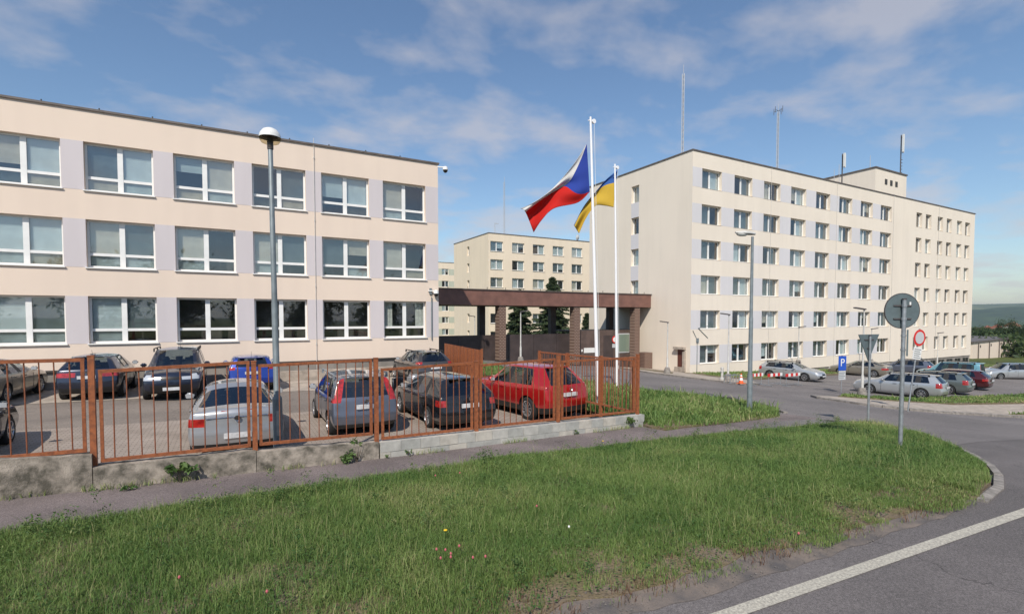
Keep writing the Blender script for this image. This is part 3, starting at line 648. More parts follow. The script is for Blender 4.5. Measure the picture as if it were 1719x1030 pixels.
MB().box((33.0, 34.6, -4.9), (33.95, 35.6, -3.2)).build('brick_pier', M_BRICK, gh)

# ------------------------------------------------------------------ retaining wall and bar fence
def fpt(X, z, off=0):
    t = (X - FA.x) / FD.x; p = FA + FD * t + FN * off; return Vector((p.x, p.y, z))
def fence_slab(name, pts, th, m, parent=None, zb=-3.4, rough=0):
    """wall piece that follows the fence line; pts = (X, top z)"""
    mb = MB(); P = []
    for i in range(len(pts) - 1):
        (xa, za), (xb, zb_) = pts[i], pts[i + 1]; n = max(1, int((xb - xa) / .16))
        for k in range(n): P.append((xa + (xb - xa) * k / n, za + (zb_ - za) * k / n))
    P.append(pts[-1]); nz = 6; rows = []
    for x, z in P:
        ring = []
        for side in (-1, 1):
            for j in range(nz + 1):
                zz = zb + (z - zb) * (j / nz if side < 0 else 1 - j / nz); d = rough * mnoise.noise(Vector((x * 2.7, zz * 3.1, side * 4)))
                ring.append(fpt(x, zz + (rough * .7 * mnoise.noise(Vector((x * 3, 7, 1))) if j == (nz if side < 0 else 0) else 0), side * th / 2 + d))
        rows.append(ring)
    L = len(rows[0]); vs_ = [v for r in rows for v in r]
    fs = [(i * L + j, (i + 1) * L + j, (i + 1) * L + (j + 1) % L, i * L + (j + 1) % L) for i in range(len(rows) - 1) for j in range(L)]
    fs += [tuple(range(L)), tuple(range((len(rows) - 1) * L, len(rows) * L))]
    mb.add(vs_, fs); return mb.build(name, m, parent, 50)
rw = thing('retaining_wall', 'old mossy stained concrete wall under the rust-red bar fence', 'wall')
fence_slab('wall_section', [(-9, -1.55), (-4.6, -1.75), (-1.8, -1.98)], .26, M_CONC, rw, rough=.03)
fence_slab('wall_section', [(-1.79, -2.17), (.33, -2.24)], .26, M_CONC, rw, rough=.03)
fence_slab('wall_section', [(.34, -2.25), (2.44, -2.39)], .26, M_CONC, rw, rough=.03)
bw = thing('block_wall', 'clean grey concrete block wall under the right half of the bar fence', 'wall')
X = 2.47; bl = .42; random.seed(4)
fence_slab('wall_core', [(2.47, -2.40), (9.84, -2.65)], .18, M_BLOCK[1], bw)
for row in range(4):
    x = 2.47; first = True
    while x < 9.82:
        w = (bl * .5 if (row % 2 and first) else bl); first = False; x2 = min(9.86, x + w - .008)
        def tz(xx): return -2.395 - .25 * (xx - 2.47) / 7.35 - .2 * row
        m = MB(); vs_ = []; jo = random.uniform(-.006, .006)
        for xx in (x, x2):
            for o_, dz in ((-.125 + jo, -.194), (.12, -.194), (.12, 0), (-.125 + jo, 0)): vs_.append(fpt(xx, tz(xx) + dz, o_))
        if x2 - x > .06 and tz(x) - .0 > G(x, 9.5) - .05:
            m.add(vs_, [(0, 1, 2, 3), (7, 6, 5, 4), (0, 4, 5, 1), (1, 5, 6, 2), (2, 6, 7, 3), (3, 7, 4, 0)]); m.build('concrete_block', random.choice(M_BLOCK), bw)
        x += w
_bars = {}
def bar_mesh(h, r=.0095):
    k = (round(h, 2), r)
    if k not in _bars: _bars[k] = MB().cyl((0, 0, 0), (0, 0, k[0]), r, n=6).mesh('bar', M_RUST2)
    return _bars[k]
def fence_panel(root, P, Q, zt0, zt1, zb0, zb1, sp=.155, t=.05):
    P, Q = Vector((P[0], P[1])), Vector((Q[0], Q[1])); d = (Q - P); L = d.length; d.normalize()
    m = MB(); e = lambda p, z: (p.x, p.y, z)
    m.bar(e(P, zt0), e(Q, zt1), .045, t); m.bar(e(P, zb0), e(Q, zb1), .045, t)
    i = d * .024
    m.bar(e(P + i, zb0 + t / 2), e(P + i, zt0 - t / 2), .048, .043, up=(d.x, d.y, 0)); m.bar(e(Q - i, zb1 + t / 2), e(Q - i, zt1 - t / 2), .048, .043, up=(d.x, d.y, 0))
    fr = m.build('panel_frame', M_RUST, root); n = max(2, int(L / sp))
    for k in range(1, n):
        f = k / n; p = P + d * (L * f); zb = zb0 + (zb1 - zb0) * f; zt = zt0 + (zt1 - zt0) * f
        b = obj('bar', bar_mesh(zt - zb - t + .01), fr, (p.x, p.y, zb + t / 2 - .005)); b.rotation_euler = (random.gauss(0, .007), random.gauss(0, .007), random.random())
def fence_post(root, p, z0, z1, w=.075):
    m = MB().box((p[0] - w / 2, p[1] - w / 2, z0), (p[0] + w / 2, p[1] + w / 2, z1)); m.box((p[0] - w / 2 - .006, p[1] - w / 2 - .006, z1), (p[0] + w / 2 + .006, p[1] + w / 2 + .006, z1 + .012)); m.build('post', M_RUST, root)
fe = thing('bar_fence', 'rust-red steel bar fence on the low wall along the footpath', 'fence')
for x0, x1, zt0, zt1, zb0, zb1 in [(-8.6, -6.5, -.2, -.22, -1.5, -1.54), (-6.4, -4.2, -.4, -.42, -1.68, -1.72), (-4.1, -1.86, -.58, -.61, -1.86, -1.93), (-1.71, .27, -.79, -.75, -2.11, -2.16), (.40, 2.36, -.82, -.81, -2.16, -2.23),
                                     (2.54, 4.57, -1.01, -.98, -2.35, -2.40), (4.74, 6.84, -1.04, -1.0, -2.40, -2.45), (7.04, 9.61, -1.07, -1.08, -2.46, -2.55)]:
    fence_panel(fe, fpt(x0, 0), fpt(x1, 0), zt0, zt1, zb0, zb1)
for x, z0, z1 in [(-6.45, -1.8, -.15), (-4.15, -1.95, -.4), (-1.785, -2.4, -.56), (.335, -2.4, -.74), (2.44, -2.55, -.78), (4.655, -2.5, -.95), (6.94, -2.53, -.92), (9.72, -2.72, -1.0)]:
    fence_post(fe, fpt(x, 0), z0, z1)
rf = thing('return_fence', 'rust-red bar fence running back past the flagpoles beside the red car', 'fence')
ry = [10.62, 12.1, 13.85, 15.6]
for k in range(3):
    a, b = ry[k] + .06, ry[k + 1] - .06; z = -1.19 - .02 * k; fence_panel(rf, (9.78, a), (9.78, b), z, z - .01, z - 1.42, z - 1.43, sp=.14)
    fence_post(rf, (9.78, ry[k + 1]), -3.2, z + .03, .08)
sf = thing('sheet_fence', 'solid rust-red corrugated sheet fence between the parked cars and the lawn', 'fence')
for k in range(30):
    y = 20.85 + .145 * k; z = -1.47 + .004 * k; m = MB(); m.box((9.88 + (.0 if k % 2 else .018), y, -3.05), (9.915 + (0 if k % 2 else .018), y + .141, z)); m.build('sheet_strip', M_RUST if k % 3 else M_RUST2, sf)
for y in (20.8, 23.0, 25.25): fence_post(sf, (9.96, y), -3.3, -1.42, .08)
m = MB(); m.bar((9.96, 20.9, -1.58), (9.96, 25.2, -1.5), .04); m.bar((9.96, 20.9, -2.8), (9.96, 25.2, -2.8), .04); m.build('rail', M_RUST, sf)

# ------------------------------------------------------------------ cars
def wheel_meshes(Rw, wd, spokes, rimm):
    t = MB(); rr = Rw * .66
    t.lathe([(rr, -wd / 2 + .01), (rr + .015, -wd / 2), (Rw - .03, -wd / 2), (Rw - .008, -wd / 2 + .025), (Rw, -wd / 4), (Rw, wd / 4), (Rw - .008, wd / 2 - .025), (Rw - .03, wd / 2), (rr + .015, wd / 2), (rr, wd / 2 - .01)], axis='x', n=28)
    r = MB(); r.lathe([(rr + .004, -wd / 2 + .004), (rr - .02, -wd / 2 + .0), (rr - .03, -wd / 2 + .03), (rr - .04, wd / 2 - .04)], axis='x', n=28)
    r.lathe([(.001, -wd / 2 + .0), (.05, -wd / 2 + .004), (.055, -wd / 2 + .05)], axis='x', n=14)
    for k in range(spokes):
        a = 2 * math.pi * k / spokes; c, s_ = math.cos(a), math.sin(a)
        r.bar((-wd / 2 + .022, c * .03, s_ * .03), (-wd / 2 + .014, c * (rr - .01), s_ * (rr - .01)), .055 if spokes < 7 else .038, .03, up=(1, 0, 0))
    h = MB(); h.lathe([(.001, wd * .05), (rr - .03, wd * .05)], axis='x', n=20)
    return t.mesh('wheel', M_TYRE, 50), r.mesh('rim', rimm, 40), h.mesh('hub_back', M_TRIM)
_wm = {}
def car(name, label, loc, heading, S, paintm, group=None, cat='car'):
    """loc = middle of the rear bumper on the ground, heading = degrees clockwise from +Y"""
    L, W, H = S['L'], S['W'], S['H']; hw = W / 2; zb = S.get('zb', .2); br, bf = S['belt']; hf = S['hood']; rwf = S.get('rw', .74)
    y_c, y_a = S['cowl'], S['aroof']           # cowl and windscreen top, from the rear
    sedan = S.get('sedan'); yq = S['win']      # window edges along the belt: q_rear, q_front, rd_rear, rd_front, fd_rear, fd_front
    taper_f, taper_r = S.get('tf', .86), S.get('tr', .93)
    def wx(y):
        return 1 - (1 - taper_r) * (1 - sm(0, 1.0, y)) - (1 - taper_f) * sm(L - 1.25, L, y)
    def belt(y):
        if y > y_c: return bf - (bf - hf) * ((y - y_c) / (L - y_c)) ** 1.6
        return br + (bf - br) * (y / y_c)
    cd = S.get('clad', .11); XF = [.86, .975, 1.0, 1.0, .985, .945]
    def body_pts(y, dy=(0,) * 6, lift=0):
        b = belt(y); zs = [zb + lift, zb + cd + lift, zb + cd + (b - zb - cd) * .33, zb + cd + (b - zb - cd) * .62, b - .085, b]
        w = wx(y); return [(XF[i] * hw * w, y + dy[i], zs[i]) for i in range(6)]
    st = []; rz = H - .085; rx = rwf * hw
    if sedan:
        dk, rr_ = sedan      # deck length, y of roof rear
        p = body_pts(0, (.11, .03, 0, .04, .05, .07), .04); st.append(p + [(p[5][0] * .90, .10, p[5][2] + .035)])
        p = body_pts(dk); st.append(p + [(p[5][0] * .90, dk, p[5][2] + .05)])
        p = body_pts(yq[0]); st.append(p + [(rx * .94, rr_, rz - .02)])
    else:
        rk = S['rake']
        p = body_pts(0, (.11, .03, 0, .05, .08, .11), .04); st.append(p + [(rx * .93, rk, rz - .015)])
        p = body_pts(.32); st.append(p + [(rx * .97, rk + .16, rz)])
        p = body_pts(yq[0]); st.append(p + [(rx, max(rk + .26, yq[0] + S.get('qo', .0)), rz + .01)])
    def rlerp(y): # small backward lean of pillars at the roof
        return y - .10 * (y - yq[0]) / max(.1, (yq[5] - yq[0]))
    for k in (1, 2, 3, 4):
        p = body_pts(yq[k]); yy = max(st[-1][6][1] + .03, rlerp(yq[k])); st.append(p + [(rx, yy, rz + .015)])
    p = body_pts(yq[5]); st.append(p + [(rx * .95, y_a, rz - .01)])
    p = body_pts(y_c); st.append(p + [(p[5][0] * .90, y_c + .04, p[5][2] + .03)])
    p = body_pts((y_c + L) / 2 + .05); st.append(p + [(p[5][0] * .86, (y_c + L) / 2 + .05, p[5][2] + .035)])
    p = body_pts(L - .12); st.append([(q[0], q[1] + (0 if i < 4 else -.03), q[2]) for i, q in enumerate(p)] + [(p[5][0] * .82, L - .32, p[5][2] + .04)])
    # front: same body rows, nose rounded
    b = belt(L); zs = [zb + .02, zb + .13, zb + .33, hf - .20, hf - .10, hf - .015]; dy = [-.13, -.04, 0, -.03, -.07, -.14]; w = wx(L)
    st.append([(XF[i] * hw * w * (.97 if i > 3 else 1), L + dy[i], zs[i]) for i in range(6)] + [(XF[5] * hw * w * .80, L - .22, hf + .012)])
    n = len(st); ce = S.get('cf', .80); CF = [-1, -ce, -.36, 0, .36, ce, 1]; bm = bmesh.new(); cache = {}
    crown = S.get('crown', .05)
    def vert(key, co):
        if key not in cache: cache[key] = bm.verts.new((co[0], co[1] - L / 2, co[2]))
        return cache[key]
    def SV(s_, r, sd):
        x, y, z = st[s_][r]; return vert(('s', s_, r, sd), (x * sd, y, z))
    def TV(s_, c, row=6):
        if c == 0: return SV(s_, row, -1)
        if c == 6: return SV(s_, row, 1)
        x, y, z = st[s_][row]; f = CF[c]; k = 1 - f * f
        yo = 0
        if row == 6: z += crown * k * (1 if y > .2 else .6)
        if s_ == 0: y -= S.get('bulge', .09) * k * (1 if row < 6 else (.6 if not sedan else .8))
        elif s_ == n - 1: y += .17 * k
        elif row == 6:  # windscreen and rear screen bow
            if s_ in (7, 8): y += .12 * k
            elif sedan and s_ in (1, 2): y -= .10 * k
            elif s_ == 9: y += .08 * k
        return vert(('t', s_, row, c), (x * f, y, z))
    mi = {}
    def face(vs_, m):
        f = bm.faces.new(vs_); f.material_index = m; f.smooth = True; return f
    PAINT, SG, WS, RWN, TRIM, TL, HL, GR = range(8)
    q_glass = S.get('quarter', True)
    for s_ in range(n - 1):
        for r in range(6):
            m = PAINT
            if r == 0: m = TRIM if S.get('cladding', True) else PAINT
            if r == 5:
                if s_ == 2: m = SG if q_glass else PAINT
                elif s_ == 3: m = TRIM if q_glass else PAINT
                elif s_ in (4, 6): m = SG
                elif s_ == 5: m = TRIM
                elif s_ == 1 and S.get('dglass'): m = SG
            if s_ == 0 and r in S.get('tl_side', ()): m = TL
            if s_ == n - 2 and r in S.get('hl_side', (3,)): m = HL
            for sd in (-1, 1):
                vs_ = [SV(s_, r, sd), SV(s_ + 1, r, sd), SV(s_ + 1, r + 1, sd), SV(s_, r + 1, sd)]; face(vs_ if sd > 0 else vs_[::-1], m)
        for c in range(6):
            m = PAINT
            if s_ == 7: m = WS if 0 < c < 5 or S.get('wide_ws') else PAINT
            if sedan and s_ == 1: m = RWN
            if S.get('panroof') and s_ in (3, 4, 5, 6) and 0 < c < 5: m = SG
            face([TV(s_, c), TV(s_, c + 1), TV(s_ + 1, c + 1), TV(s_ + 1, c)][::-1], m)
            face([TV(s_, c, 0), TV(s_, c + 1, 0), TV(s_ + 1, c + 1, 0), TV(s_ + 1, c, 0)], TRIM)
    for r in range(6):
        for c in range(6):
            m = TRIM if (r == 0 or (r == 1 and S.get('black_bumper'))) else PAINT
            if not sedan and r == 5: m = RWN if 0 < c < 5 else (TL if 'pillar' in S.get('tl', ()) else (TRIM if S.get('dark_d') else PAINT))
            if (r, min(c, 5 - c)) in S.get('tl', ()): m = TL
            face([TV(0, c, r), TV(0, c + 1, r), TV(0, c + 1, r + 1), TV(0, c, r + 1)], m)
            m = TRIM if r == 0 else PAINT
            if r in S.get('grille', (2, 3)) and 1 < c < 4: m = GR
            if r == 1 and 0 < c < 5: m = GR
            if (r, min(c, 5 - c)) in S.get('hl', ((3, 0), (3, 1), (4, 0))): m = HL
            face([TV(n - 1, c, r), TV(n - 1, c + 1, r), TV(n - 1, c + 1, r + 1), TV(n - 1, c, r + 1)][::-1], m)
    bmesh.ops.recalc_face_normals(bm, faces=bm.faces)
    cl_ = bm.edges.layers.float.new('crease_edge')
    def cr(a, b_, v):
        e = bm.edges.get((a, b_))
        if e: e[cl_] = v
    for s_ in range(n - 1):
        for sd in (-1, 1):
            cr(SV(s_, 5, sd), SV(s_ + 1, 5, sd), .55); cr(SV(s_, 0, sd), SV(s_ + 1, 0, sd), .5)
            if 2 <= s_ <= 6: cr(SV(s_, 6, sd), SV(s_ + 1, 6, sd), .35)
    for sd in (-1, 1):
        for r in range(6): cr(SV(0, r, sd), SV(0, r + 1, sd), .35 if r < 5 else .5)
        cr(SV(7, 5, sd), SV(7, 6, sd), .4); cr(SV(8, 5, sd), SV(8, 6, sd), .5)
    for c in range(6):
        cr(TV(0, c), TV(0, c + 1), .75); cr(TV(8, c), TV(8, c + 1), .6); cr(TV(7, c), TV(7, c + 1), .5); cr(TV(0, c, 5), TV(0, c + 1, 5), .45); cr(TV(0, c, 2), TV(0, c + 1, 2), .4)
        if sedan: cr(TV(1, c), TV(1, c + 1), .5)
    me = bpy.data.meshes.new('tmp'); bm.to_mesh(me); bm.free()
    for m_ in (paintm, M_CGLASS, M_CGLASS_F, M_CGLASS_R, M_TRIM, S.get('tlm', M_TAIL), M_HEAD, M_GRILLE): me.materials.append(m_)
    tmp = bpy.data.objects.new('tmp', me); COL.objects.link(tmp)
    sb = tmp.modifiers.new('s', 'SUBSURF'); sb.levels = sb.render_levels = 2
    Rw = S['Rw']; wy = [S['wr'] - L / 2, S['wf'] - L / 2]; ct_ = MB()
    for y in wy:
        for sd in (-1, 1): ct_.cyl((sd * (hw - .27), y, Rw + .0), (sd * (hw + .3), y, Rw + .0), Rw + .055, n=32)
    cut = bpy.data.objects.new('cut', ct_.mesh('cut', M_TRIM)); COL.objects.link(cut)
    bo = tmp.modifiers.new('b', 'BOOLEAN'); bo.operation = 'DIFFERENCE'; bo.object = cut; bo.solver = 'EXACT'; bo.material_mode = 'TRANSFER'
    dg = bpy.context.evaluated_depsgraph_get(); ev = bpy.data.meshes.new_from_object(tmp.evaluated_get(dg))
    bpy.data.objects.remove(tmp); bpy.data.objects.remove(cut)
    mats_ = list(ev.materials)
    root = thing(name, label, cat, group=group)
    # split by look
    co = [v.co.copy() for v in ev.vertices]; polys = [(tuple(p.vertices), p.material_index) for p in ev.polygons]
    names = {PAINT: 'body', SG: 'side_window', WS: 'windscreen', RWN: 'rear_window', TRIM: 'trim', TL: 'taillight', HL: 'headlight', GR: 'grille'}
    def emit(nm, ps, m_):
        idx = {}; vv = []; ff = []
        for p in ps:
            t = []
            for i in p:
                if i not in idx: idx[i] = len(vv); vv.append(co[i])
                t.append(idx[i])
            ff.append(t)
        x = bpy.data.meshes.new(nm); x.from_pydata(vv, [], ff); x.materials.append(m_); smooth_mesh(x, 52); return obj(nm, x, root)
    def slotname(i):
        mm = mats_[i] if i < len(mats_) else M_TRIM
        return SLOT.get(mm.name, TRIM)
    SLOT = {paintm.name: PAINT, M_CGLASS.name: SG, M_CGLASS_F.name: WS, M_CGLASS_R.name: RWN, M_TRIM.name: TRIM, S.get('tlm', M_TAIL).name: TL, M_HEAD.name: HL, M_GRILLE.name: GR}
    SM = (paintm, M_CGLASS, M_CGLASS_F, M_CGLASS_R, M_TRIM, S.get('tlm', M_TAIL), M_HEAD, M_GRILLE)
    by = {}
    for p, i in polys: by.setdefault(slotname(i), []).append(p)
    for i, ps in by.items():
        m_ = SM[i]
        if i in (PAINT, TRIM): emit(names[i], ps, m_); continue
        vf = {}
        for k, p in enumerate(ps):
            for v in p: vf.setdefault(v, []).append(k)
        seen = set()
        for k in range(len(ps)):
            if k in seen: continue
            comp = []; stack = [k]; seen.add(k)
            while stack:
                a = stack.pop(); comp.append(ps[a])
                for v in ps[a]:
                    for b_ in vf[v]:
                        if b_ not in seen: seen.add(b_); stack.append(b_)
            emit(names[i], comp, m_)
    bpy.data.meshes.remove(ev)
    # cabin
    yb0 = (sedan[0] + .25 if sedan else .28) - L / 2; ti = MB(); ti.box((-hw * .84, yb0, zb + .16), (hw * .84, y_c - L / 2 - .12, min(br, bf) - .16)); ti.box((-hw * .84, yb0, min(br, bf) - .159), (hw * .84, yq[2] - L / 2 - .1, min(br, bf) - .05)); ti.box((-hw * .82, yq[5] - L / 2 - .12, min(br, bf) - .159), (hw * .82, y_c - L / 2 - .14, min(br, bf) - .02)); ti.build('cabin_tub', M_TRIM, root)
    for yy, n_ in ((yq[2] + .18, 3), (yq[4] + .12, 2)):
        for k in range(n_):
            xx = (k - (n_ - 1) / 2) * (.46 if n_ == 3 else .72) * hw / .9; se = MB(); wd_ = .2 if n_ == 3 else .23
            se.box((xx - wd_, yy - L / 2, min(br, bf) - .2), (xx + wd_, yy - L / 2 + .14, min(br, bf) + .12)); se.box((xx - .12, yy - L / 2 + .0, min(br, bf) + .15), (xx + .12, yy - L / 2 + .10, min(br, bf) + .30)); se.box((xx - .03, yy - L / 2 + .03, min(br, bf) + .12), (xx + .03, yy - L / 2 + .07, min(br, bf) + .15)); se.build('seat', M_SEAT, root)
    # wheels
    key = (Rw, S.get('spokes', 6), S.get('rimm', M_RIM).name)
    if key not in _wm: _wm[key] = wheel_meshes(Rw, .21, S.get('spokes', 6), S.get('rimm', M_RIM))
    tm, rm, hm = _wm[key]
    for y in wy:
        for sd in (-1, 1):
            wo_ = obj('wheel', tm, root, (sd * (hw - .125), y, Rw)); wo_.rotation_euler = (random.random() * 6, 0, math.pi if sd > 0 else 0)
            obj('rim', rm, wo_); obj('hub_back', hm, wo_)
    # mirrors, handles, plates, badge
    bz = belt(y_c) ; my = y_c - L / 2 - .42
    for sd in (-1, 1):
        m = MB(); m.box((-.10, -.05, -.075), (.10, .09, .075)); mm = m.mesh('mirror', [paintm]); bmm = bmesh.new(); bmm.from_mesh(mm); bmesh.ops.bevel(bmm, geom=bmm.edges[:] , offset=.045, segments=3, affect='EDGES'); bmm.to_mesh(mm); bmm.free(); smooth_mesh(mm, 60)
        mo = obj('mirror', mm, root, (sd * (hw + .085), my, bz + .09)); MB().box((-.08, -.056, -.055), (.08, -.051, .055)).build('mirror_glass', M_HEAD, mo)
        for k in (3, 5):
            yy = (yq[k] - (.22 if k == 3 else 1.0)) - L / 2 if k == 3 else yq[4] + .12 - L / 2
            yy = (yq[2] + .10 if k == 3 else yq[4] + .10) - L / 2
            MB().bar((sd * hw * wx(yy + L / 2) * 1.002, yy, belt(yy + L / 2) - .13), (sd * hw * wx(yy + L / 2) * 1.002, yy + .2, belt(yy + L / 2) - .13), .03, .035).build('door_handle', M_CHROME if S.get('chrome') else paintm, root)
        # door shut lines as thin recess strips
        for yy in (yq[2] - .03, (yq[3] + yq[4]) / 2, yq[5] + .02):
            y0 = yy - L / 2; xs2 = hw * wx(yy); b_ = belt(yy); d = MB()
            d.bar((sd * (xs2 * .981 + .004), y0, zb + .15), (sd * (xs2 + .001), y0, zb + .4), .008, .012, up=(0, 1, 0)); d.bar((sd * (xs2 + .001), y0, zb + .4), (sd * (xs2 * .985 + .002), y0, b_ - .09), .008, .012, up=(0, 1, 0)); d.build('door_gap', M_TRIM, root)
    pz = S.get('plate', .62); py = S.get('platey', -.112)
    MB().box((-.26, -L / 2 + py, pz - .055), (.26, -L / 2 + py + .05, pz + .055)).build('number_plate', M_PLATE, root)
    MB().box((-.26, L / 2 + .125, .40), (.26, L / 2 + .16, .51)).build('number_plate', M_PLATE, root)
    q = MB(); q.lathe([(.001, 0), (.055, .0), (.06, .03)], axis='z', n=16); bo_ = q.build('badge', M_CHROME, root); bo_.rotation_euler = (R_(90), 0, 0); bo_.location = (0, -L / 2 + S.get('bady', -.075), S.get('badz', .88))
    if S.get('strip'):
        q = MB(); q.cyl((-hw * .62, -L / 2 - .045, S['strip']), (0, -L / 2 - .085, S['strip'] + .005), .012, n=6); q.cyl((0, -L / 2 - .085, S['strip'] + .005), (hw * .62, -L / 2 - .045, S['strip']), .012, n=6); q.build('boot_strip', M_CHROME, root)
        MB().box((-.3, -L / 2 - .02, br + .025), (.3, -L / 2 + .02, br + .045)).build('brake_light', S.get('tlm', M_TAIL), root)
    if S.get('rails'):
        for sd in (-1, 1):
            r = MB(); xx = sd * rx * 1.0; r.cyl((xx, S['rails'][0] - L / 2, H - .02), (xx, S['rails'][1] - L / 2, H - .01), .022, n=8)
            for t in (0, .5, 1): yy = S['rails'][0] + (S['rails'][1] - S['rails'][0]) * t - L / 2; r.box((xx - .02, yy - .05, H - .13), (xx + .02, yy + .05, H - .012))
            r.build('roof_rail', S.get('railm', M_TRIM), root)
    if not sedan:
        MB().bar((.02, -L / 2 + .03, br + .03), (.38, -L / 2 + .07, br + .13), .02).build('rear_wiper', M_TRIM, root)
        sp_ = MB(); sp_.box((-rx * .62, -L / 2 + S['rake'] - .16, H - .085), (rx * .62, -L / 2 + S['rake'] + .06, H - .055)); sp_.build('roof_spoiler', paintm, root)
    ay = (S['rake'] + .3 if not sedan else sedan[1] + .15) - L / 2
    MB().cyl((0, ay, H - .04), (0, ay - .12, H + .17), .007, .004, n=6).build('aerial', M_TRIM, root)
    h = R_(heading); c = Vector((math.sin(h), math.cos(h), 0)); p = Vector(loc) + c * (L / 2); root.location = p; root.rotation_euler = (0, 0, -h)
    return root
SED = dict(L=4.83, W=1.90, H=1.49, zb=.19, belt=(1.0, .95), hood=.74, cowl=3.28, aroof=2.50, sedan=(.42, 1.38), win=(1.02, 1.28, 1.36, 2.04, 2.12, 3.02), rw=.64, crown=.075, Rw=.335, wr=1.03, wf=3.77, quarter=True, tl=((3, 0),), tl_side=(3,), cf=.66, wide_ws=True, strip=.90, plate=.52, platey=-.14, badz=.885, bady=-.10, bulge=.13, cladding=False, tr=.97, chrome=True, spokes=7)
MPV = dict(L=4.05, W=1.74, H=1.60, zb=.2, belt=(1.02, .98), hood=.84, cowl=3.02, aroof=2.30, rake=.30, win=(.42, .80, .86, 1.62, 1.70, 2.72), rw=.80, Rw=.305, wr=.68, wf=3.28, tl=((4, 0), 'pillar'), tl_side=(4,), plate=.80, platey=-.10, badz=.93, bady=-.07, rails=(.6, 2.4), tr=.96, spokes=5, railm=M_GALV, cladding=False)
HAT = dict(L=4.66, W=1.81, H=1.47, zb=.18, belt=(.99, .93), hood=.74, cowl=3.28, aroof=2.50, rake=.62, win=(.72, 1.10, 1.18, 2.02, 2.10, 3.00), crown=.065, rw=.68, Rw=.32, wr=.98, wf=3.66, tl=((3, 0),), tl_side=(3,), plate=.74, platey=-.125, badz=.92, bady=-.08, tr=.94, black_bumper=False, spokes=5)
SUV = dict(L=4.55, W=1.88, H=1.71, zb=.24, clad=.21, belt=(1.12, 1.05), hood=.93, cowl=3.12, aroof=2.35, rake=.62, win=(.75, 1.10, 1.18, 1.98, 2.06, 2.86), crown=.065, rw=.68, Rw=.365, wr=.92, wf=3.62, tl=((4, 0),), tl_side=(4,), plate=.86, platey=-.115, badz=1.02, bady=-.09, tr=.92, black_bumper=False, spokes=10, dglass=False)
WAG = dict(L=4.70, W=1.80, H=1.49, zb=.18, belt=(1.0, .93), hood=.74, cowl=3.38, aroof=2.62, rake=.48, win=(.55, 1.12, 1.22, 2.06, 2.14, 3.06), crown=.06, rw=.68, Rw=.325, wr=1.0, wf=3.72, tl=((3, 0), (4, 0)), tl_side=(3, 4), plate=.74, platey=-.12, badz=.93, bady=-.08, tr=.94, rails=(.7, 2.7), chrome=True, spokes=7, cladding=False)
BIG = dict(clad=.16, L=4.70, W=1.91, H=1.80, zb=.26, belt=(1.16, 1.10), hood=.98, cowl=3.25, aroof=2.50, rake=.38, win=(.55, 1.05, 1.12, 1.95, 2.03, 2.92), rw=.76, Rw=.37, wr=.95, wf=3.85, tl=((4, 0),), tl_side=(4,), rails=(.6, 2.6), grille=(3,), spokes=5, plate=.8, tf=.9)
VAN = dict(L=4.40, W=1.81, H=1.82, zb=.2, belt=(1.06, 1.0), hood=.88, cowl=3.45, aroof=2.70, rake=.20, win=(.40, 1.10, 1.20, 2.0, 2.08, 3.12), rw=.84, Rw=.31, wr=.80, wf=3.53, tl=((4, 0), 'pillar'), tl_side=(4,), plate=.9, platey=-.1, tr=.97, rails=(.5, 2.6), bulge=.05, spokes=5)
def var(S, **k): d = dict(S); d.update(k); return d
SILVER = paint('silver_car_paint', (.40, .41, .425), .55, .32); BLUEGREY = paint('blue_grey_car_paint', (.13, .145, .185), .5, .32); BLACK = paint('black_car_paint', (.012, .013, .016), .2, .25)
NIGHT = paint('dark_blue_car_paint', (.018, .024, .045), .35, .28); RED = paint('red_car_paint', (.46, .012, .012), .35, .28); BLUE = paint('blue_car_paint', (.015, .05, .32), .4, .28)
BEIGE = paint('beige_grey_car_paint', (.27, .245, .20), .5, .35); GUN = paint('gunmetal_car_paint', (.075, .068, .065), .45, .3); TEAL = paint('teal_van_paint', (.16, .36, .42), .3, .32)
GREENG = paint('grey_green_car_paint', (.16, .185, .175), .5, .33); MAROON = paint('dark_red_car_paint', (.075, .008, .010), .35, .28); PSILV = paint('pale_silver_car_paint', (.47, .49, .50), .55, .32)
def PL(x, y): return (x, y, PAD(x))
def GL(x, y): return (x, y, G(x, y) + .006)
car('parked_car', 'silver liftback car parked tail to the fence behind the tall lamp post', PL(.10, 12.45), 0, SED, SILVER)
car('parked_car', 'blue-grey compact people carrier with tall red tail lamps and roof rails', PL(3.05, 13.3), 0, MPV, BLUEGREY)
car('parked_car', 'black hatchback with sticker on its tailgate beside the red crossover', PL(5.72, 12.75), 0, HAT, BLACK)
car('parked_car', 'bright red crossover with black lower bumper parked by the fence corner', PL(9.05, 12.75), -7, SUV, RED)
car('parked_car', 'black car with alloy wheel showing only its front by the first fence panel', PL(-5.4, 12.3), 0, var(HAT, spokes=7), BLACK)
car('parked_car', 'dark hatchback parked tail out left of the black off-roader by the office wing', PL(-4.45, 22.9), 0, var(SUV, H=1.60, tl=((3, 0), (3, 1)), tl_side=(3,)), NIGHT)
car('parked_car', 'black off-roader with roof rails parked nose out beneath the office windows', PL(-1.88, 26.6), 180, BIG, NIGHT)
car('parked_car', 'bright blue small hatchback parked against the office wing', PL(.75, 23.3), 0, var(MPV, L=3.7, H=1.47, rails=None, tl=((4, 0),)), BLUE)
car('parked_car', 'dark grey crossover parked near the rust-red sheet fence', PL(8.35, 22.4), 0, var(SUV, L=4.3, H=1.60, rails=(.7, 2.5)), GUN)
car('parked_car', 'beige-grey saloon parked at the far end of the office wing', PL(-7.6, 22.2), 4, var(SED, H=1.47), BEIGE)
gp_ = 'cars parked across the side road'
car('parked_car', 'silver estate car with red tail lamps beside the pavement island', GL(37.7, 14.0), -8, WAG, PSILV, gp_)
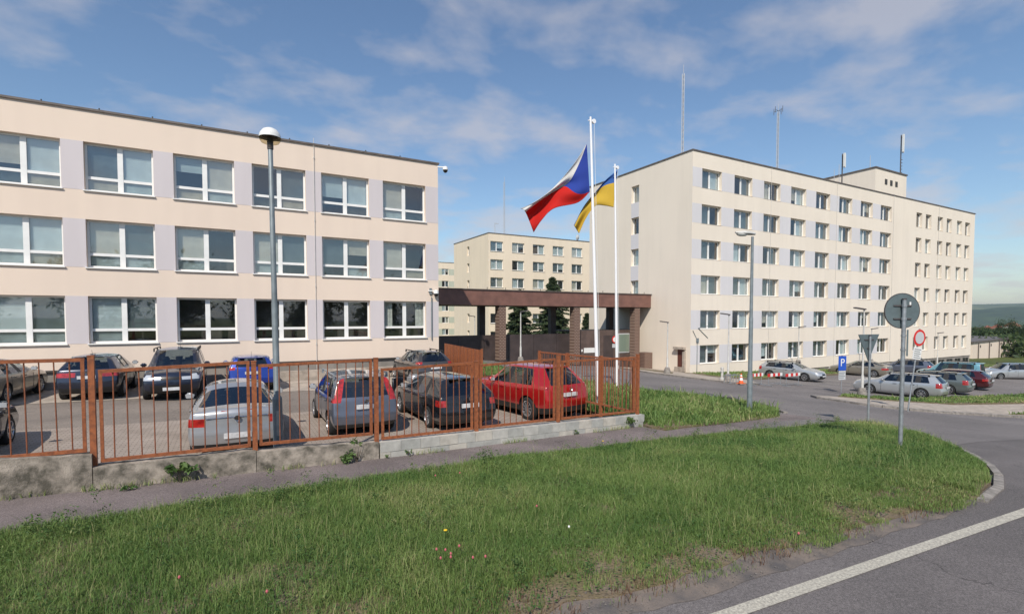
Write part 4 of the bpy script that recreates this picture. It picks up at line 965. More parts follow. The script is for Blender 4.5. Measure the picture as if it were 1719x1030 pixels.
car('parked_car', 'grey-green estate car between the silver estate and dark red car', GL(43.0, 14.6), -8, var(WAG, H=1.47, L=4.55, tl=((3, 0), (4, 0))), GREENG, gp_)
car('parked_car', 'dark red liftback car between grey-green estate and teal van', GL(48.6, 15.4), -8, var(HAT, H=1.45), MAROON, gp_)
car('parked_van', 'teal family van with roof rails behind the dark red car', GL(54.2, 17.6), -8, VAN, TEAL, gp_, cat='van')
car('parked_car', 'silver estate car parked broadside beyond the teal van', GL(67.0, 18.4), -62, var(WAG, H=1.55), PSILV, gp_)
car('parked_car', 'silver estate car parked nose out beside the red and white barrier boards', GL(39.9, 27.6), 172, var(WAG, L=4.70, H=1.44, Rw=.335), PSILV, gp_)
car('parked_car', 'beige saloon parked along the foot of the office block', GL(52.4, 23.6), -10, var(SED, H=1.46), BEIGE, gp_)
car('parked_car', 'grey estate car parked beside the beige saloon near the block', GL(60.2, 23.4), -10, var(WAG, H=1.5), BLUEGREY, gp_)

t = thing('motor_scooter', 'dark motor scooter with silver top box half hidden behind the parked cars', 'scooter', (5.35, 17.6, PAD(5.35)), R_(10))
for y in (-.62, .62):
    q = MB(); q.lathe([(.12, -.05), (.2, -.055), (.24, -.02), (.24, .02), (.2, .055), (.12, .05)], (0, y, .24), 'x', 18); wv = q.build('wheel', M_TYRE, t, 50); MB().cyl((-.04, y, .24), (.04, y, .24), .13, n=14).build('rim', M_RIM, wv)
def bev(name, a, b, m, o_=.05):
    me = MB().box(a, b).mesh(name, m); bb = bmesh.new(); bb.from_mesh(me); bmesh.ops.bevel(bb, geom=bb.edges[:], offset=o_, segments=3, affect='EDGES'); bb.to_mesh(me); bb.free(); smooth_mesh(me, 60); return obj(name, me, t)
bev('body', (-.17, -.8, .32), (.17, .05, .72), BLACK, .08); bev('seat', (-.15, -.7, .72), (.15, .05, .82), M_TRIM, .04); bev('footboard', (-.18, -.02, .25), (.18, .45, .33), M_TRIM, .03); bev('leg_shield', (-.22, .4, .3), (.22, .52, .98), BLACK, .04)
bev('top_box', (-.2, -1.0, .88), (.2, -.55, 1.18), SILVER, .08); bev('taillight', (-.1, -.83, .6), (.1, -.78, .7), M_TAIL, .015)
q = MB(); q.cyl((-.33, .42, 1.03), (.33, .42, 1.03), .016, n=8); q.cyl((0, .44, .95), (0, .62, .24), .03, n=8); q.build('handlebar', M_TRIM, t)
for sd in (-1, 1): q = MB(); q.cyl((sd * .24, .42, 1.04), (sd * .3, .4, 1.2), .008, n=6); q.cyl((sd * .3, .4, 1.22), (sd * .3, .385, 1.22), .06, n=14); q.build('mirror', M_TRIM, t)

# ------------------------------------------------------------------ lamps, flagpoles, flags
def hz(x, y, P):
    d = ray(x, y); k = math.hypot(P[0], P[1]) / math.hypot(d.x, d.y); return d.z * k
lp = atY(467, 690, 10.2); lz = PAD(lp.x); LT = hz(456, 232, lp) - lz
t = thing('street_lamp', 'tall grey lamp post with mushroom head standing behind the silver liftback', 'street lamp', (lp.x, lp.y, lz)); t.rotation_euler = (0, R_(-.5), 0)
q = MB(); q.lathe([(.085, -.1), (.085, 1.55), (.082, 1.58), (.056, 1.62), (.054, 3.3), (.049, 3.34), (.04, LT - .1), (.028, LT - .08), (.028, LT)], n=16); q.build('post', M_LAMPP, t, 40)
q = MB(); q.lathe([(.03, LT - .22), (.052, LT - .2), (.052, LT - .02), (.12, LT + .0), (.12, LT + .03)], n=16); q.build('socket', M_ANTD, t, 40)
q = MB(); q.lathe([(.185, LT + .0), (.18, LT + .035), (.165, LT + .08), (.12, LT + .14), (.06, LT + .17), (.001, LT + .178)], n=28); q.build('hood', M_LAMPH, t, 60)
q = MB(); q.lathe([(.18, LT + .0), (.172, LT - .045), (.145, LT - .085), (.11, LT - .10), (.06, LT - .10)], n=28); q.build('lens_bowl', glassy('lamp_bowl', (.80, .75, .62), .6, .15), t, 60)
MB().box((-.03, -.093, .9), (.03, -.08, 1.35)).build('service_hatch', M_GALV, t)
def big_lamp(P, H, label, az):
    t = thing('street_lamp', label, 'street lamp', P, az)
    q = MB(); q.lathe([(.09, -.1), (.09, .35), (.085, .38), (.085, 1.3), (.07, 1.36), (.066, 3.2), (.055, 3.25), (.042, H - .05)], n=16); q.build('post', M_LAMPP, t, 40)
    q = MB(); vs_, fs = [], []
    for i in range(9):                       # lofted cobra head along local -X
        u = i / 8; x = .08 - .68 * u; w = .02 + .12 * math.sin(math.pi * min(1, .12 + u * .83)); h0 = .015 + .075 * math.sin(math.pi * min(1, .2 + u * .7))
        for k in range(12):
            a = 2 * math.pi * k / 12; vs_.append((x, w * math.cos(a), H + .03 + .04 * u + (h0 if math.sin(a) > 0 else h0 * .45) * math.sin(a)))
    fs = [(i * 12 + k, (i + 1) * 12 + k, (i + 1) * 12 + (k + 1) % 12, i * 12 + (k + 1) % 12) for i in range(8) for k in range(12)] + [tuple(range(12)), tuple(range(96, 108))]
    q.add(vs_, fs); q.build('lamp_head', M_GREYP, t, 50)
    q = MB(); q.lathe([(.11, 0), (.10, -.05), (.06, -.09), (.001, -.10)], n=18); o = q.build('lens', M_LAMPH, t, 60); o.location = (-.36, 0, H + .055); o.scale = (1.9, 1.05, 1)
pr = atG(1258, 692); big_lamp((pr.x, pr.y, pr.z), hz(1258, 395, pr) - pr.z, 'grey street lamp with cobra head on the lawn by the side road', R_(-24))
def small_lamp(x, yb, yt, label, az, hsgn=1, base=True, P=None):
    P = P or atG(x, yb); H = hz(x, yt, P) - P.z; t = thing('area_lamp', label, 'street lamp', (P.x, P.y, P.z), az, 'slim area lamps round the office block')
    q = MB(); q.lathe([(.075, -.2), (.075, 1.3), (.05, 1.36), (.04, H)], n=12); q.build('post', M_GREYP, t, 40)
    q = MB(); q.bar((.05, 0, H), (-.62 * hsgn, 0, H + .09), .2, .07, up=(0, 0, 1)); q.build('lamp_head', M_ANTD, t)
    if base: q = MB(); q.lathe([(.24, -.3), (.24, .35), (.16, .6), (.001, .62)], n=14); q.build('base', M_KERB, t, 40)
small_lamp(1120, 629, 541, 'slim area lamp beside the brown service door of the office block', R_(-20))
small_lamp(1222, 641, 528, 'slim area lamp beside the cone and first ground-floor windows of the block', R_(-20))
small_lamp(1447, 668, 519, 'slim area lamp in front of the silver estate on the island', R_(-20))
small_lamp(1340, 614, 549, 'slim area lamp behind the nose-out silver estate', R_(150), P=atY(1340, 614, 29.0))
small_lamp(1462, 612, 552, 'slim area lamp behind the beige saloon', R_(150), P=atY(1462, 612, 28.4))
small_lamp(1573, 618, 559, 'slim area lamp against the narrow windows of the block', R_(150), P=atY(1573, 618, 27.8))
P = atG(874, 612); small_lamp(874, 612, 523, 'slim lamp post standing in front of the brown gate', R_(150), P=P)
P = atY(797, 560, 44); P.z = -3.6; small_lamp(797, 560, 531, 'slim lamp in the yard behind the gate canopy', R_(-20), P=P)
def lean_right(deg, rz=0): return (Matrix.Rotation(R_(deg), 3, F0) @ Matrix.Rotation(rz, 3, 'Z')).to_euler()
def flagpole(P, top, lean, label):
    t = thing('flagpole', label, 'flagpole', P, 0, 'white flagpoles on the lawn'); t.rotation_euler = lean
    q = MB(); q.lathe([(.066, -.1), (.063, 1.5), (.05, top * .6), (.035, top), (.001, top + .02)], n=16); q.build('pole', M_POLE, t, 40)
    q = MB(); q.cyl((-.1, 0, top - .12), (.16, 0, top - .12), .018, n=8); q.cyl((.13, -.03, top - .12), (.13, .03, top - .12), .075, n=16); q.build('pulley', M_POLE, t)
    q = MB(); q.cyl((.09, -.03, .9), (.13, -.02, top - .15), .006, n=5); q.box((.05, -.04, 1.0), (.1, .0, 1.15)); q.build('halyard', M_SIGNWHITE, t)
    q = MB(); q.lathe([(.16, -.1), (.16, .03), (.1, .08)], n=14); q.build('base_collar', M_KERB, t)
pa = atG(1004, 683); pb = atG(1036, 658)
flagpole((pa.x, pa.y, pa.z), hz(996, 197, pa) - pa.z, lean_right(-1.85), 'taller white flagpole with the red, white and blue flag')
flagpole((pb.x, pb.y, pb.z), hz(1033, 276, pb) - pb.z, lean_right(-1.0), 'white flagpole with the blue and yellow flag')
def flag_mat(name, czech):
    m, nt, b = new_mat(name); out = nt.nodes['Material Output']; uv = N(nt, 'ShaderNodeTexCoord'); sp = N(nt, 'ShaderNodeSeparateXYZ'); nt.links.new(uv.outputs['UV'], sp.inputs[0])
    half = M(nt, 'GREATER_THAN', sp.outputs[1], .5); x1 = N(nt, 'ShaderNodeMix', data_type='RGBA'); nt.links.new(half, x1.inputs[0])
    if czech:
        x1.inputs[6].default_value = (.62, .025, .02, 1); x1.inputs[7].default_value = (.74, .73, .71, 1)
        tri = M(nt, 'LESS_THAN', sp.outputs[0], M(nt, 'MULTIPLY', M(nt, 'SUBTRACT', .5, M(nt, 'ABSOLUTE', M(nt, 'SUBTRACT', sp.outputs[1], .5))), 1.0))
        x2 = N(nt, 'ShaderNodeMix', data_type='RGBA'); nt.links.new(tri, x2.inputs[0]); nt.links.new(x1.outputs[2], x2.inputs[6]); x2.inputs[7].default_value = (.035, .07, .36, 1); c = x2.outputs[2]
    else:
        x1.inputs[6].default_value = (.66, .45, .06, 1); x1.inputs[7].default_value = (.05, .14, .42, 1); c = x1.outputs[2]
    nt.links.new(c, b.inputs['Base Color']); b.inputs['Roughness'].default_value = .75; b.inputs['Specular IOR Level'].default_value = .15
    tl = N(nt, 'ShaderNodeBsdfTranslucent'); nt.links.new(c, tl.inputs[0]); x = N(nt, 'ShaderNodeMixShader'); x.inputs[0].default_value = .28
    nt.links.new(b.outputs[0], x.inputs[1]); nt.links.new(tl.outputs[0], x.inputs[2]); nt.links.new(x.outputs[0], out.inputs[0]); return m
def flag(name, label, rows, D, m, amp, seed):
    """rows: for v = 1 (top) .. 0 (bottom) a polyline hoist->fly of photo outlines at the pole's distance; smooth cloth with folds in depth"""
    nu, nv = 40, 26; mb = MB(); uvs = []
    def cr(pts, u):
        k = u * (len(pts) - 1); i = min(len(pts) - 2, int(k)); f = k - i
        p = [Vector((*pts[max(0, min(len(pts) - 1, j))], 0)) for j in (i - 1, i, i + 1, i + 2)]
        return .5 * ((2 * p[1]) + (-p[0] + p[2]) * f + (2 * p[0] - 5 * p[1] + 4 * p[2] - p[3]) * f * f + (-p[0] + 3 * p[1] - 3 * p[2] + p[3]) * f ** 3)
    for j in range(nv + 1):
        for i in range(nu + 1):
            u, v = i / nu, j / nv; col = [cr(r, u) for r in rows]; p = cr([(c.x, c.y) for c in col], 1 - v)
            dd = amp * u ** .7 * (math.sin(7.5 * v + 5.2 * u + seed) + .55 * math.sin(15 * v - 6 * u + seed * 2)) + .5 * u
            mb.v.append(tuple(atd(p.x, p.y, D + dd))); uvs.append((u, v))
    for j in range(nv):
        for i in range(nu): mb.f.append((j * (nu + 1) + i, j * (nu + 1) + i + 1, (j + 1) * (nu + 1) + i + 1, (j + 1) * (nu + 1) + i)); mb.m.append(0)
    me = bpy.data.meshes.new(name); me.from_pydata(mb.v, [], mb.f); me.materials.append(m); l = me.uv_layers.new(name='UVMap')
    for lo in me.loops: l.data[lo.index].uv = uvs[lo.vertex_index]
    smooth_mesh(me, 180); o = obj(name, me); md = o.modifiers.new('thickness', 'SOLIDIFY'); md.thickness = .004
    return tag(o, label, 'flag')
flag('flag', 'red and white flag with blue wedge streaming from the taller pole', [[(985, 241), (964, 274), (932, 312), (900, 338), (874, 350)], [(988, 290), (968, 306), (946, 313), (912, 333), (882, 356)], [(990, 322), (970, 340), (930, 350), (909, 370), (896, 390)]], 17.25, flag_mat('tricolour_cloth', True), .16, 1.0)
flag('flag', 'blue and yellow flag hanging from the shorter-looking pole', [[(1037, 285), (1016, 303), (998, 325), (980, 348), (964, 379)], [(1034, 306), (1014, 312), (998, 326), (980, 348), (964, 379)], [(1030, 348), (1014, 345), (999, 346), (984, 366), (972, 392)]], 21.6, flag_mat('bicolour_cloth', False), .10, 2.3)

# ------------------------------------------------------------------ signs, barriers, cone
def sign_post(t, H, r=.032, m=M_GALV):
    q = MB(); q.lathe([(r, -.2), (r, H), (.001, H)], n=12); q.build('post', m, t, 50)
    MB().cyl((0, 0, H), (0, 0, H + .03), r + .006, n=12).build('post_cap', M_ANTD, t)
def text_mesh(ch, size, m, parent, loc, rot):
    c = bpy.data.curves.new('letter', 'FONT'); c.body = ch; c.size = size; c.align_x = 'CENTER'; c.align_y = 'CENTER'; c.extrude = .003
    o = bpy.data.objects.new('tmp', c); COL.objects.link(o); dg = bpy.context.evaluated_depsgraph_get(); me = bpy.data.meshes.new_from_object(o.evaluated_get(dg)); bpy.data.objects.remove(o)
    me.materials.clear(); me.materials.append(m); x = obj('lettering', me, parent, loc); x.rotation_euler = rot; return x
p = atG(1511, 755); zc = hz(1513, 521.5, p) - p.z
t = thing('round_sign', 'large round traffic sign seen from its grey back on the verge tip', 'traffic sign', (p.x, p.y, p.z), -YAW)
sign_post(t, hz(1513, 503, p) - p.z, .04)
q = MB(); q.cyl((0, .055, zc), (0, .07, zc), .375, n=40); q.build('sign_disc', M_SIGNB, t)
q = MB(); q.lathe([(.365, -.012), (.378, -.012), (.378, .012), (.365, .012)], n=40); o = q.build('disc_rim', M_ANTD, t); o.rotation_euler = (R_(90), 0, 0); o.location = (0, .062, zc)
for dz in (-.17, .11):
    q = MB(); q.box((-.19, .035, zc + dz - .015), (.19, .054, zc + dz + .015)); q.build('bracket', M_ANTD, t); q = MB(); q.cyl((0, 0, zc + dz - .03), (0, 0, zc + dz + .03), .05, n=12); q.build('clamp', M_GALV, t)
MB().box((.15, .05, zc + .12), (.185, .054, zc + .19)).build('sticker', M_SIGNWHITE, t)
z2 = hz(1517, 575, p) - p.z; sp_o = MB().box((.055, -.02, z2 - .28), (.085, .42, z2 + .27)).build('side_plate', M_SIGNB, t); sp_o.rotation_euler = (0, 0, -(math.atan2(p.x, p.y) - YAW))
for dz in (-.15, .15): MB().cyl((0, 0, z2 + dz - .02), (0, 0, z2 + dz + .02), .048, n=12).build('clamp', M_GALV, t)
p = atG(1457, 716); zt = hz(1459, 561, p) - p.z; zb = hz(1459, 606, p) - p.z
t = thing('give_way_sign', 'triangular give-way sign seen from its grey back beside the road mouth', 'traffic sign', (p.x, p.y, p.z), -YAW + R_(20))
sign_post(t, zt - .05, .032)
q = MB(); h = zt - zb; w = h / .866 / 2 * .96
def tri(y0, y1, k): q.add([(-w * k, y0, zt), (w * k, y0, zt), (0, y0, zb), (-w * k, y1, zt), (w * k, y1, zt), (0, y1, zb)], [(0, 1, 2), (5, 4, 3), (0, 3, 4, 1), (1, 4, 5, 2), (2, 5, 3, 0)])
tri(.04, .055, 1); q.build('sign_plate', M_SIGNB, t)
for dz in (.18, .5): MB().box((-.2 if dz < .3 else -.08, .02, zt - dz * h * 1.0 - .03), (.2 if dz < .3 else .08, .039, zt - dz * h - .0)).build('bracket', M_ANTD, t)
p = atG(1524, 690); zc = hz(1539, 566, p) - p.z
t = thing('prohibition_sign', 'round red-ringed no-vehicles sign with white plate on a leaning post', 'traffic sign', (p.x, p.y, p.z), -math.atan2(p.x, p.y) + R_(56)); t.rotation_euler = lean_right(6.5, t.rotation_euler[2])
sign_post(t, zc + .36, .03)
def disc(nm, r, y, m, z): q = MB(); q.cyl((0, y, z), (0, y - .008, z), r, n=36); q.build(nm, m, t)
disc('sign_disc', .37, -.035, M_SIGNGREY, zc); disc('red_ring', .362, -.0435, M_SIGNRED, zc); disc('sign_face', .265, -.052, M_SIGNGREY, zc)
MB().box((-.25, -.045, zc - .95), (.25, -.03, zc - .42)).build('text_plate', M_SIGNWHITE, t)
for k in range(5): MB().box((-.2, -.049, zc - .5 - .09 * k), (.2 - .05 * (k % 2), -.0455, zc - .53 - .09 * k)).build('text_line', M_SIGNB, t)
p = atG(1412, 659); z0 = hz(1412, 597, p) - p.z
t = thing('parking_sign', 'blue square P parking sign with white plate on a thin post', 'parking sign', (p.x, p.y, p.z), -YAW + R_(14))
sign_post(t, z0, .025); w = .30
MB().box((-w, -.045, z0 - .92), (w, -.03, z0)).build('sign_plate', M_SIGNBLUE, t)
text_mesh('P', .68, M_SIGNWHITE, t, (0, -.05, z0 - .44), (R_(90), 0, 0))
MB().box((-w + .03, -.045, z0 - 1.52), (w - .03, -.03, z0 - .95)).build('text_plate', M_SIGNGREY, t)
for k in range(4): MB().box((-.25, -.049, z0 - 1.05 - .11 * k), (.22 - .08 * (k % 2), -.0455, z0 - 1.085 - .11 * k)).build('text_line', M_SIGNB, t)
for i, (x0, x1) in enumerate(((1262, 1281), (1289, 1313), (1319, 1343))):
    a = atY(x0, 630, 21.6); b = atY(x1, 630, 21.6); g0 = G(a.x, a.y); L_ = b.x - a.x; zz = a.z
    t = thing('barrier_board', 'red and white striped barrier board ' + ('beside the orange cone', 'against the tail of the nose-out silver estate', 'in front of the nose-out silver estate')[i], 'barrier', (a.x, a.y, g0), 0, 'striped barrier boards')
    for k in range(6): MB().box((L_ * k / 6, -.02, zz - g0 - .09), (L_ * (k + 1) / 6 - .003, .02, zz - g0 + .12)).build('stripe', M_SIGNRED if k % 2 == 0 else M_SIGNWHITE, t)
    for xx in (.12, L_ - .12):
        q = MB(); q.cyl((xx, .03, 0), (xx, .03, zz - g0 + .1), .018, n=6); q.box((xx - .03, -.25, 0), (xx + .03, .3, .05)); q.build('leg', M_GALV, t)
    q = MB(); q.cyl((.1, .03, .15), (L_ - .1, .03, .15), .015, n=6); q.build('rail', M_GALV, t)
p = atG(1244, 646); t = thing('traffic_cone', 'orange and white traffic cone by the pavement corner', 'traffic cone', (p.x, p.y, p.z + .11))
MB().box((-.2, -.2, 0), (.2, .2, .04)).build('base', M_ORANGE, t)
for nm, prof, m in (('cone', [(.15, .04), (.118, .2)], M_ORANGE), ('white_band', [(.12, .2), (.085, .38)], M_SIGNWHITE), ('cone', [(.083, .38), (.066, .46)], M_ORANGE), ('white_band', [(.068, .46), (.05, .56)], M_SIGNWHITE), ('cone', [(.048, .56), (.03, .66), (.001, .66)], M_ORANGE)):
    MB().lathe(prof, n=18).build(nm, m, t, 60)
p = atG(1212, 640); t = thing('hydrant', 'small pale hydrant post at the foot of the area lamp', 'hydrant', (p.x, p.y, p.z + .1)); MB().lathe([(.16, -.1), (.16, .15), (.09, .2), (.09, .75), (.12, .78), (.1, .9), (.001, .94)], n=14).build('body', M_GREYP, t, 40); MB().cyl((-.16, 0, .62), (.16, 0, .62), .05, n=10).build('outlet', M_GREYP, t)
p = atG(1233, 645); t = thing('bicycle_rack', 'low grey hoop bicycle rack between the area lamp and the cone', 'bicycle rack', (p.x, p.y, p.z + .1))
for k in range(4):
    x = -.45 + .3 * k; q = MB(); q.cyl((x, 0, 0), (x, 0, .5), .022, n=6); q.cyl((x, 0, .5), (x, .45, .5), .022, n=6); q.cyl((x, .45, .5), (x, .45, 0), .022, n=6); q.build('hoop', M_GALV, t)
MB().bar((-.55, 0, .03), (.55, 0, .03), .05).build('base_rail', M_GALV, t)
for c, (px, py, w, l) in enumerate(((1406, 711, .3, .5), (1222, 669, .3, .5))):  # first dark plate is drawn for a sign's cast shadow, second is a drain
    p = atG(px, py); t = thing('shadow_and_drain_grate', ('iron drain grate at the road edge beside the give-way sign', 'iron drain grate at the lawn edge beside the street lamp')[c], 'drain grate', (p.x, p.y, p.z + .012), .6)
    q = MB(); q.box((-l, -w, -.05), (l, -w + .05, .006)); q.box((-l, w - .05, -.05), (l, w, .006)); q.box((-l, -w + .05, -.05), (-l + .05, w - .05, .006)); q.box((l - .05, -w + .05, -.05), (l, w - .05, .006)); q.build('frame', M_ANTD, t)
    for k in range(6): MB().box((-l + .09 + k * (2 * l - .12) / 6, -w + .05, -.04), (-l + .09 + k * (2 * l - .12) / 6 + .07, w - .05, .004)).build('bar', M_GRILLE, t)

# ------------------------------------------------------------------ rooftop masts and aerials
def lattice(P, H, label, w=.24, head=None, m=M_ANT):
    t = thing('antenna_mast', label, 'antenna', P); q = MB(); c = [(w / 2 * math.cos(a), w / 2 * math.sin(a)) for a in (.5, .5 + 2.094, .5 + 4.189)]
    for x, y in c: q.cyl((x, y, 0), (x, y, H), .024, n=5)
    n = int(H / .6)
    for k in range(n):
        for i in range(3):
            a, b = c[i], c[(i + 1) % 3]; q.cyl((*a, H * k / n), (*b, H * (k + 1) / n), .016, n=4); q.cyl((*b, H * k / n), (*a, H * k / n), .016, n=4)
    q.build('lattice', m, t)
    MB().cyl((0, 0, H), (0, 0, H + .9), .025, n=6).build('tip_rod', m, t)
    if head == 'whisk':
        q = MB()
        for k in range(4): a = k * 1.57; q.cyl((0, 0, H + .1), (.55 * math.cos(a), .55 * math.sin(a), H + .15), .02, n=5); q.cyl((.55 * math.cos(a), .55 * math.sin(a), H - .2), (.55 * math.cos(a), .55 * math.sin(a), H + .5), .03, n=5)
        q.build('aerial_array', M_ANTD, t)
lattice((41.2, 38, RTOP - .35), 11.4, 'tall slim lattice mast near the corner of the office block roof')
lattice((56.9, 38, RTOP - .35), 10.6, 'lattice mast topped with a crossed aerial array on the block roof', head='whisk')
def panel_ant(P, z0, z1, ph_, label):
    t = thing('panel_antenna', label, 'antenna', (P[0], P[1], z0)); H = z1 - z0
    MB().cyl((0, 0, 0), (0, 0, H), .07, n=8).build('pole', M_ANTD, t)
    for k in range(2):
        a = -1.9 + 1.5 * k; x, y = .3 * math.cos(a), .3 * math.sin(a); MB().box((x - .12, y - .08, H - ph_), (x + .12, y + .08, H)).build('panel', M_LAMPH, t); q = MB(); q.bar((0, 0, H - .3), (x, y, H - .3), .05); q.bar((0, 0, H - ph_ + .3), (x, y, H - ph_ + .3), .05); q.build('bracket', M_ANTD, t)
    q = MB()
    for k in range(5): q.cyl((0, 0, .3 + k * .4), (.18, -.1, .3 + k * .4), .04, n=5)
    q.build('cable_clamps', M_ANTD, t)
panel_ant((70.65, 36), 18.2, 20.9, 1.5, 'white panel antenna on the penthouse roof beside thin rods') if False else panel_ant((64.6, 34.8), RTOP - .4, 19.6, 1.6, 'white panel antenna on the block roof in front of the penthouse')
panel_ant((75.2, 33.4), 18.2, 23.2, 2.2, 'tall white panel antenna at the corner of the penthouse roof')
for i, (x, y, z, H) in enumerate(((61.5, 34, RTOP - .4, 3.6), (62.9, 34.2, RTOP - .4, 3.4), (68.9, 37.5, 18.2, 1.5), (70.2, 34.5, 18.2, 2.0))):
    t = thing('rod_aerial', ('thin rod aerial on the block roof next to the panel antenna', 'second thin rod aerial next to the panel antenna on the block roof', 'short thin rod aerial at the back of the penthouse roof', 'thin rod aerial at the front of the penthouse roof')[i], 'antenna', (x, y, z), 0, 'thin rod aerials'); MB().cyl((0, 0, 0), (0, 0, H), .05, .02, n=6).build('rod', M_ANT, t); MB().box((-.12, -.12, 0), (.12, .12, .15)).build('foot', M_ANTD, t)
lattice((42.8, 80, 13.6), 10.3, 'lattice mast on the roof of the courtyard block', .3)
t = thing('rod_aerial', 'short hooked aerial on the roof of the courtyard block', 'antenna', (40.9, 80, 13.6)); MB().cyl((0, 0, 0), (0, 0, 3), .05, n=6).build('rod', M_ANT, t); MB().bar((0, 0, 2.9), (.7, 0, 2.9), .08).build('arm', M_ANT, t)
p = atY(969, 398, 78); t = thing('satellite_dish', 'white satellite dish on the courtyard block roof', 'satellite dish', (p.x, 78, 13.6)); MB().cyl((0, 0, 0), (0, 0, 1.5), .05, n=6).build('mast', M_ANTD, t)
q = MB(); q.lathe([(.001, .12), (.3, .09), (.55, 0), (.56, .02)], n=20); o = q.build('dish', M_SIGNWHITE, t, 60); o.location = (0, -.1, 1.4); o.rotation_euler = (R_(100), 0, R_(20))

# ------------------------------------------------------------------ vegetation
def inpoly(x, y, poly):
    ins = np.zeros(len(x), bool); n = len(poly)
    for i in range(n):
        (x0, y0), (x1, y1) = poly[i], poly[(i + 1) % n]
        c = ((y0 > y) != (y1 > y)) & (x < (x1 - x0) * (y - y0) / (y1 - y0 + 1e-12) + x0); ins ^= c
    return ins
def vnoise(x, y, s, seed):
    r = np.random.default_rng(seed).random((97, 97)); X = x / s; Y = y / s; xi = np.floor(X).astype(int); yi = np.floor(Y).astype(int); fx = X - xi; fy = Y - yi; fx = fx * fx * (3 - 2 * fx); fy = fy * fy * (3 - 2 * fy)
    g = lambda a, b: r[a % 97, b % 97]
    return (g(xi, yi) * (1 - fx) + g(xi + 1, yi) * fx) * (1 - fy) + (g(xi, yi + 1) * (1 - fx) + g(xi + 1, yi + 1) * fx) * fy
def fbm(x, y, s, seed): return .55 * vnoise(x, y, s, seed) + .3 * vnoise(x, y, s * .43, seed + 1) + .15 * vnoise(x, y, s * .19, seed + 2)
def GV(x, y):
    t = np.clip((y - 4) / 5.3, 0, 1); t = t * t * (3 - 2 * t); return np.interp(x, GX, GN) * (1 - t) + np.interp(x, GX, GM) * t
def blades(name, label, x, y, z, h, w, tint, lean, m, parent=None):
    n = len(x); a = rng.random(n) * 2 * np.pi; la = rng.random(n) * 2 * np.pi; dx, dy = np.cos(a) * w / 2, np.sin(a) * w / 2; lx, ly = np.cos(la) * lean * h, np.sin(la) * lean * h
    V = np.empty((n, 5, 3)); 
    V[:, 0] = np.stack([x - dx, y - dy, z - .02], 1); V[:, 1] = np.stack([x + dx, y + dy, z - .02], 1)
    mx_, my_ = x + lx * .35, y + ly * .35; mz = z + h * .6
    V[:, 2] = np.stack([mx_ - dx * .75, my_ - dy * .75, mz], 1); V[:, 3] = np.stack([mx_ + dx * .75, my_ + dy * .75, mz], 1)
    V[:, 4] = np.stack([x + lx, y + ly, z + h * np.sqrt(np.maximum(.15, 1 - lean * lean * .6))], 1)
    b = np.arange(n)[:, None] * 5; T = np.concatenate([b + [0, 1, 3], b + [0, 3, 2], b + [2, 3, 4]], 1).reshape(-1)
    me = bpy.data.meshes.new(name); me.vertices.add(n * 5); me.vertices.foreach_set('co', V.reshape(-1)); me.loops.add(len(T)); me.loops.foreach_set('vertex_index', T.astype(np.int32))
    nt_ = len(T) // 3; me.polygons.add(nt_); me.polygons.foreach_set('loop_start', np.arange(nt_, dtype=np.int32) * 3); me.polygons.foreach_set('loop_total', np.full(nt_, 3, np.int32))
    at = me.attributes.new('tint', 'FLOAT', 'POINT'); at.data.foreach_set('value', np.repeat(tint, 5).astype(np.float32)); me.update(); me.validate(); me.materials.append(m)
    return tag(obj(name, me, parent), label, 'grass', kind='stuff')
def bumpz(x, y): return np.array([.035 * mnoise.noise(Vector((float(a) * .9, float(b) * .9, 3))) for a, b in zip(x, y)]) if len(x) < 50000 else .0
def lawn(name, label, poly, N_, hm, wm, bare=None, tall=.0, off=.055, seed=1, hmul=None):
    xs = [p[0] for p in poly]; ys = [p[1] for p in poly]; x = rng.uniform(max(-5.5, min(xs)), max(xs), N_); y = rng.uniform(min(ys), max(ys), N_)
    k = inpoly(x, y, poly); x, y = x[k], y[k]; lat = x * RT.x + y * RT.y; dep = x * F0.x + y * F0.y
    k = np.abs(lat) < dep * 1.12 + .8; x, y, dep = x[k], y[k], dep[k]
    n1 = fbm(x, y, 1.6, seed); n2 = fbm(x, y, .55, seed + 9)
    keep = rng.random(len(x)) < np.clip((n2 - .18) * 3.2, .25, 1)
    if bare is not None: keep &= bare(x, y, n1, n2)
    x, y, n1, n2, dep = x[keep], y[keep], n1[keep], n2[keep], dep[keep]
    h = hm * (.45 + 1.0 * n1) * (.55 + .8 * rng.random(len(x))) * (1 + 1.1 * (rng.random(len(x)) < tall)); w = wm * (.6 + .8 * rng.random(len(x))) * np.clip(dep / 8, .8, 2.2)
    if hmul is not None: h = h * hmul(x, y)
    n3 = .6 * fbm(x, y, .9, seed + 40) + .4 * fbm(x, y, 2.6, seed + 50); t = np.clip(.06 + 1.35 * (n3 - .30) + .3 * (n1 - .4) + .42 * (rng.random(len(x)) - .42) + .35 * (rng.random(len(x)) < .07), 0, 1)
    return blades(name, label, x, y, GV(x, y) + off, h, w, t, .25 + .65 * rng.random(len(x)), M_BLADE)
def edge_y(x): return np.interp(x, [-30, 2.6, 4.6, 6.6, 8.4, 9.54, 10.54, 11.92, 13.5, 15.4, 17], [3.75, 3.45, 3.32, 3.20, 3.06, 3.12, 3.3, 3.78, 4.73, 6.1, 8.1])
def bare1(x, y, n1, n2):
    d = y - edge_y(x); m_ = np.where(x < 9.5, np.clip((d + .04) / .6 + (n2 - .47) * 3.2, .05, 1), np.clip(d / .2 + .4, .3, 1)); return rng.random(len(x)) < m_
lawn('verge_grass', 'long uneven green grass covering the roadside verge', [ISL[0]] + [(a, b - (.24 if 0 < i < 57 else 0)) for i, (a, b) in enumerate(ISL)][1:], 950000, .086, .0062, bare1, .03, .055, 3, lambda x, y: np.where(x < 9.5, np.clip((y - edge_y(x) - .05) / .9, .30, 1), 1))
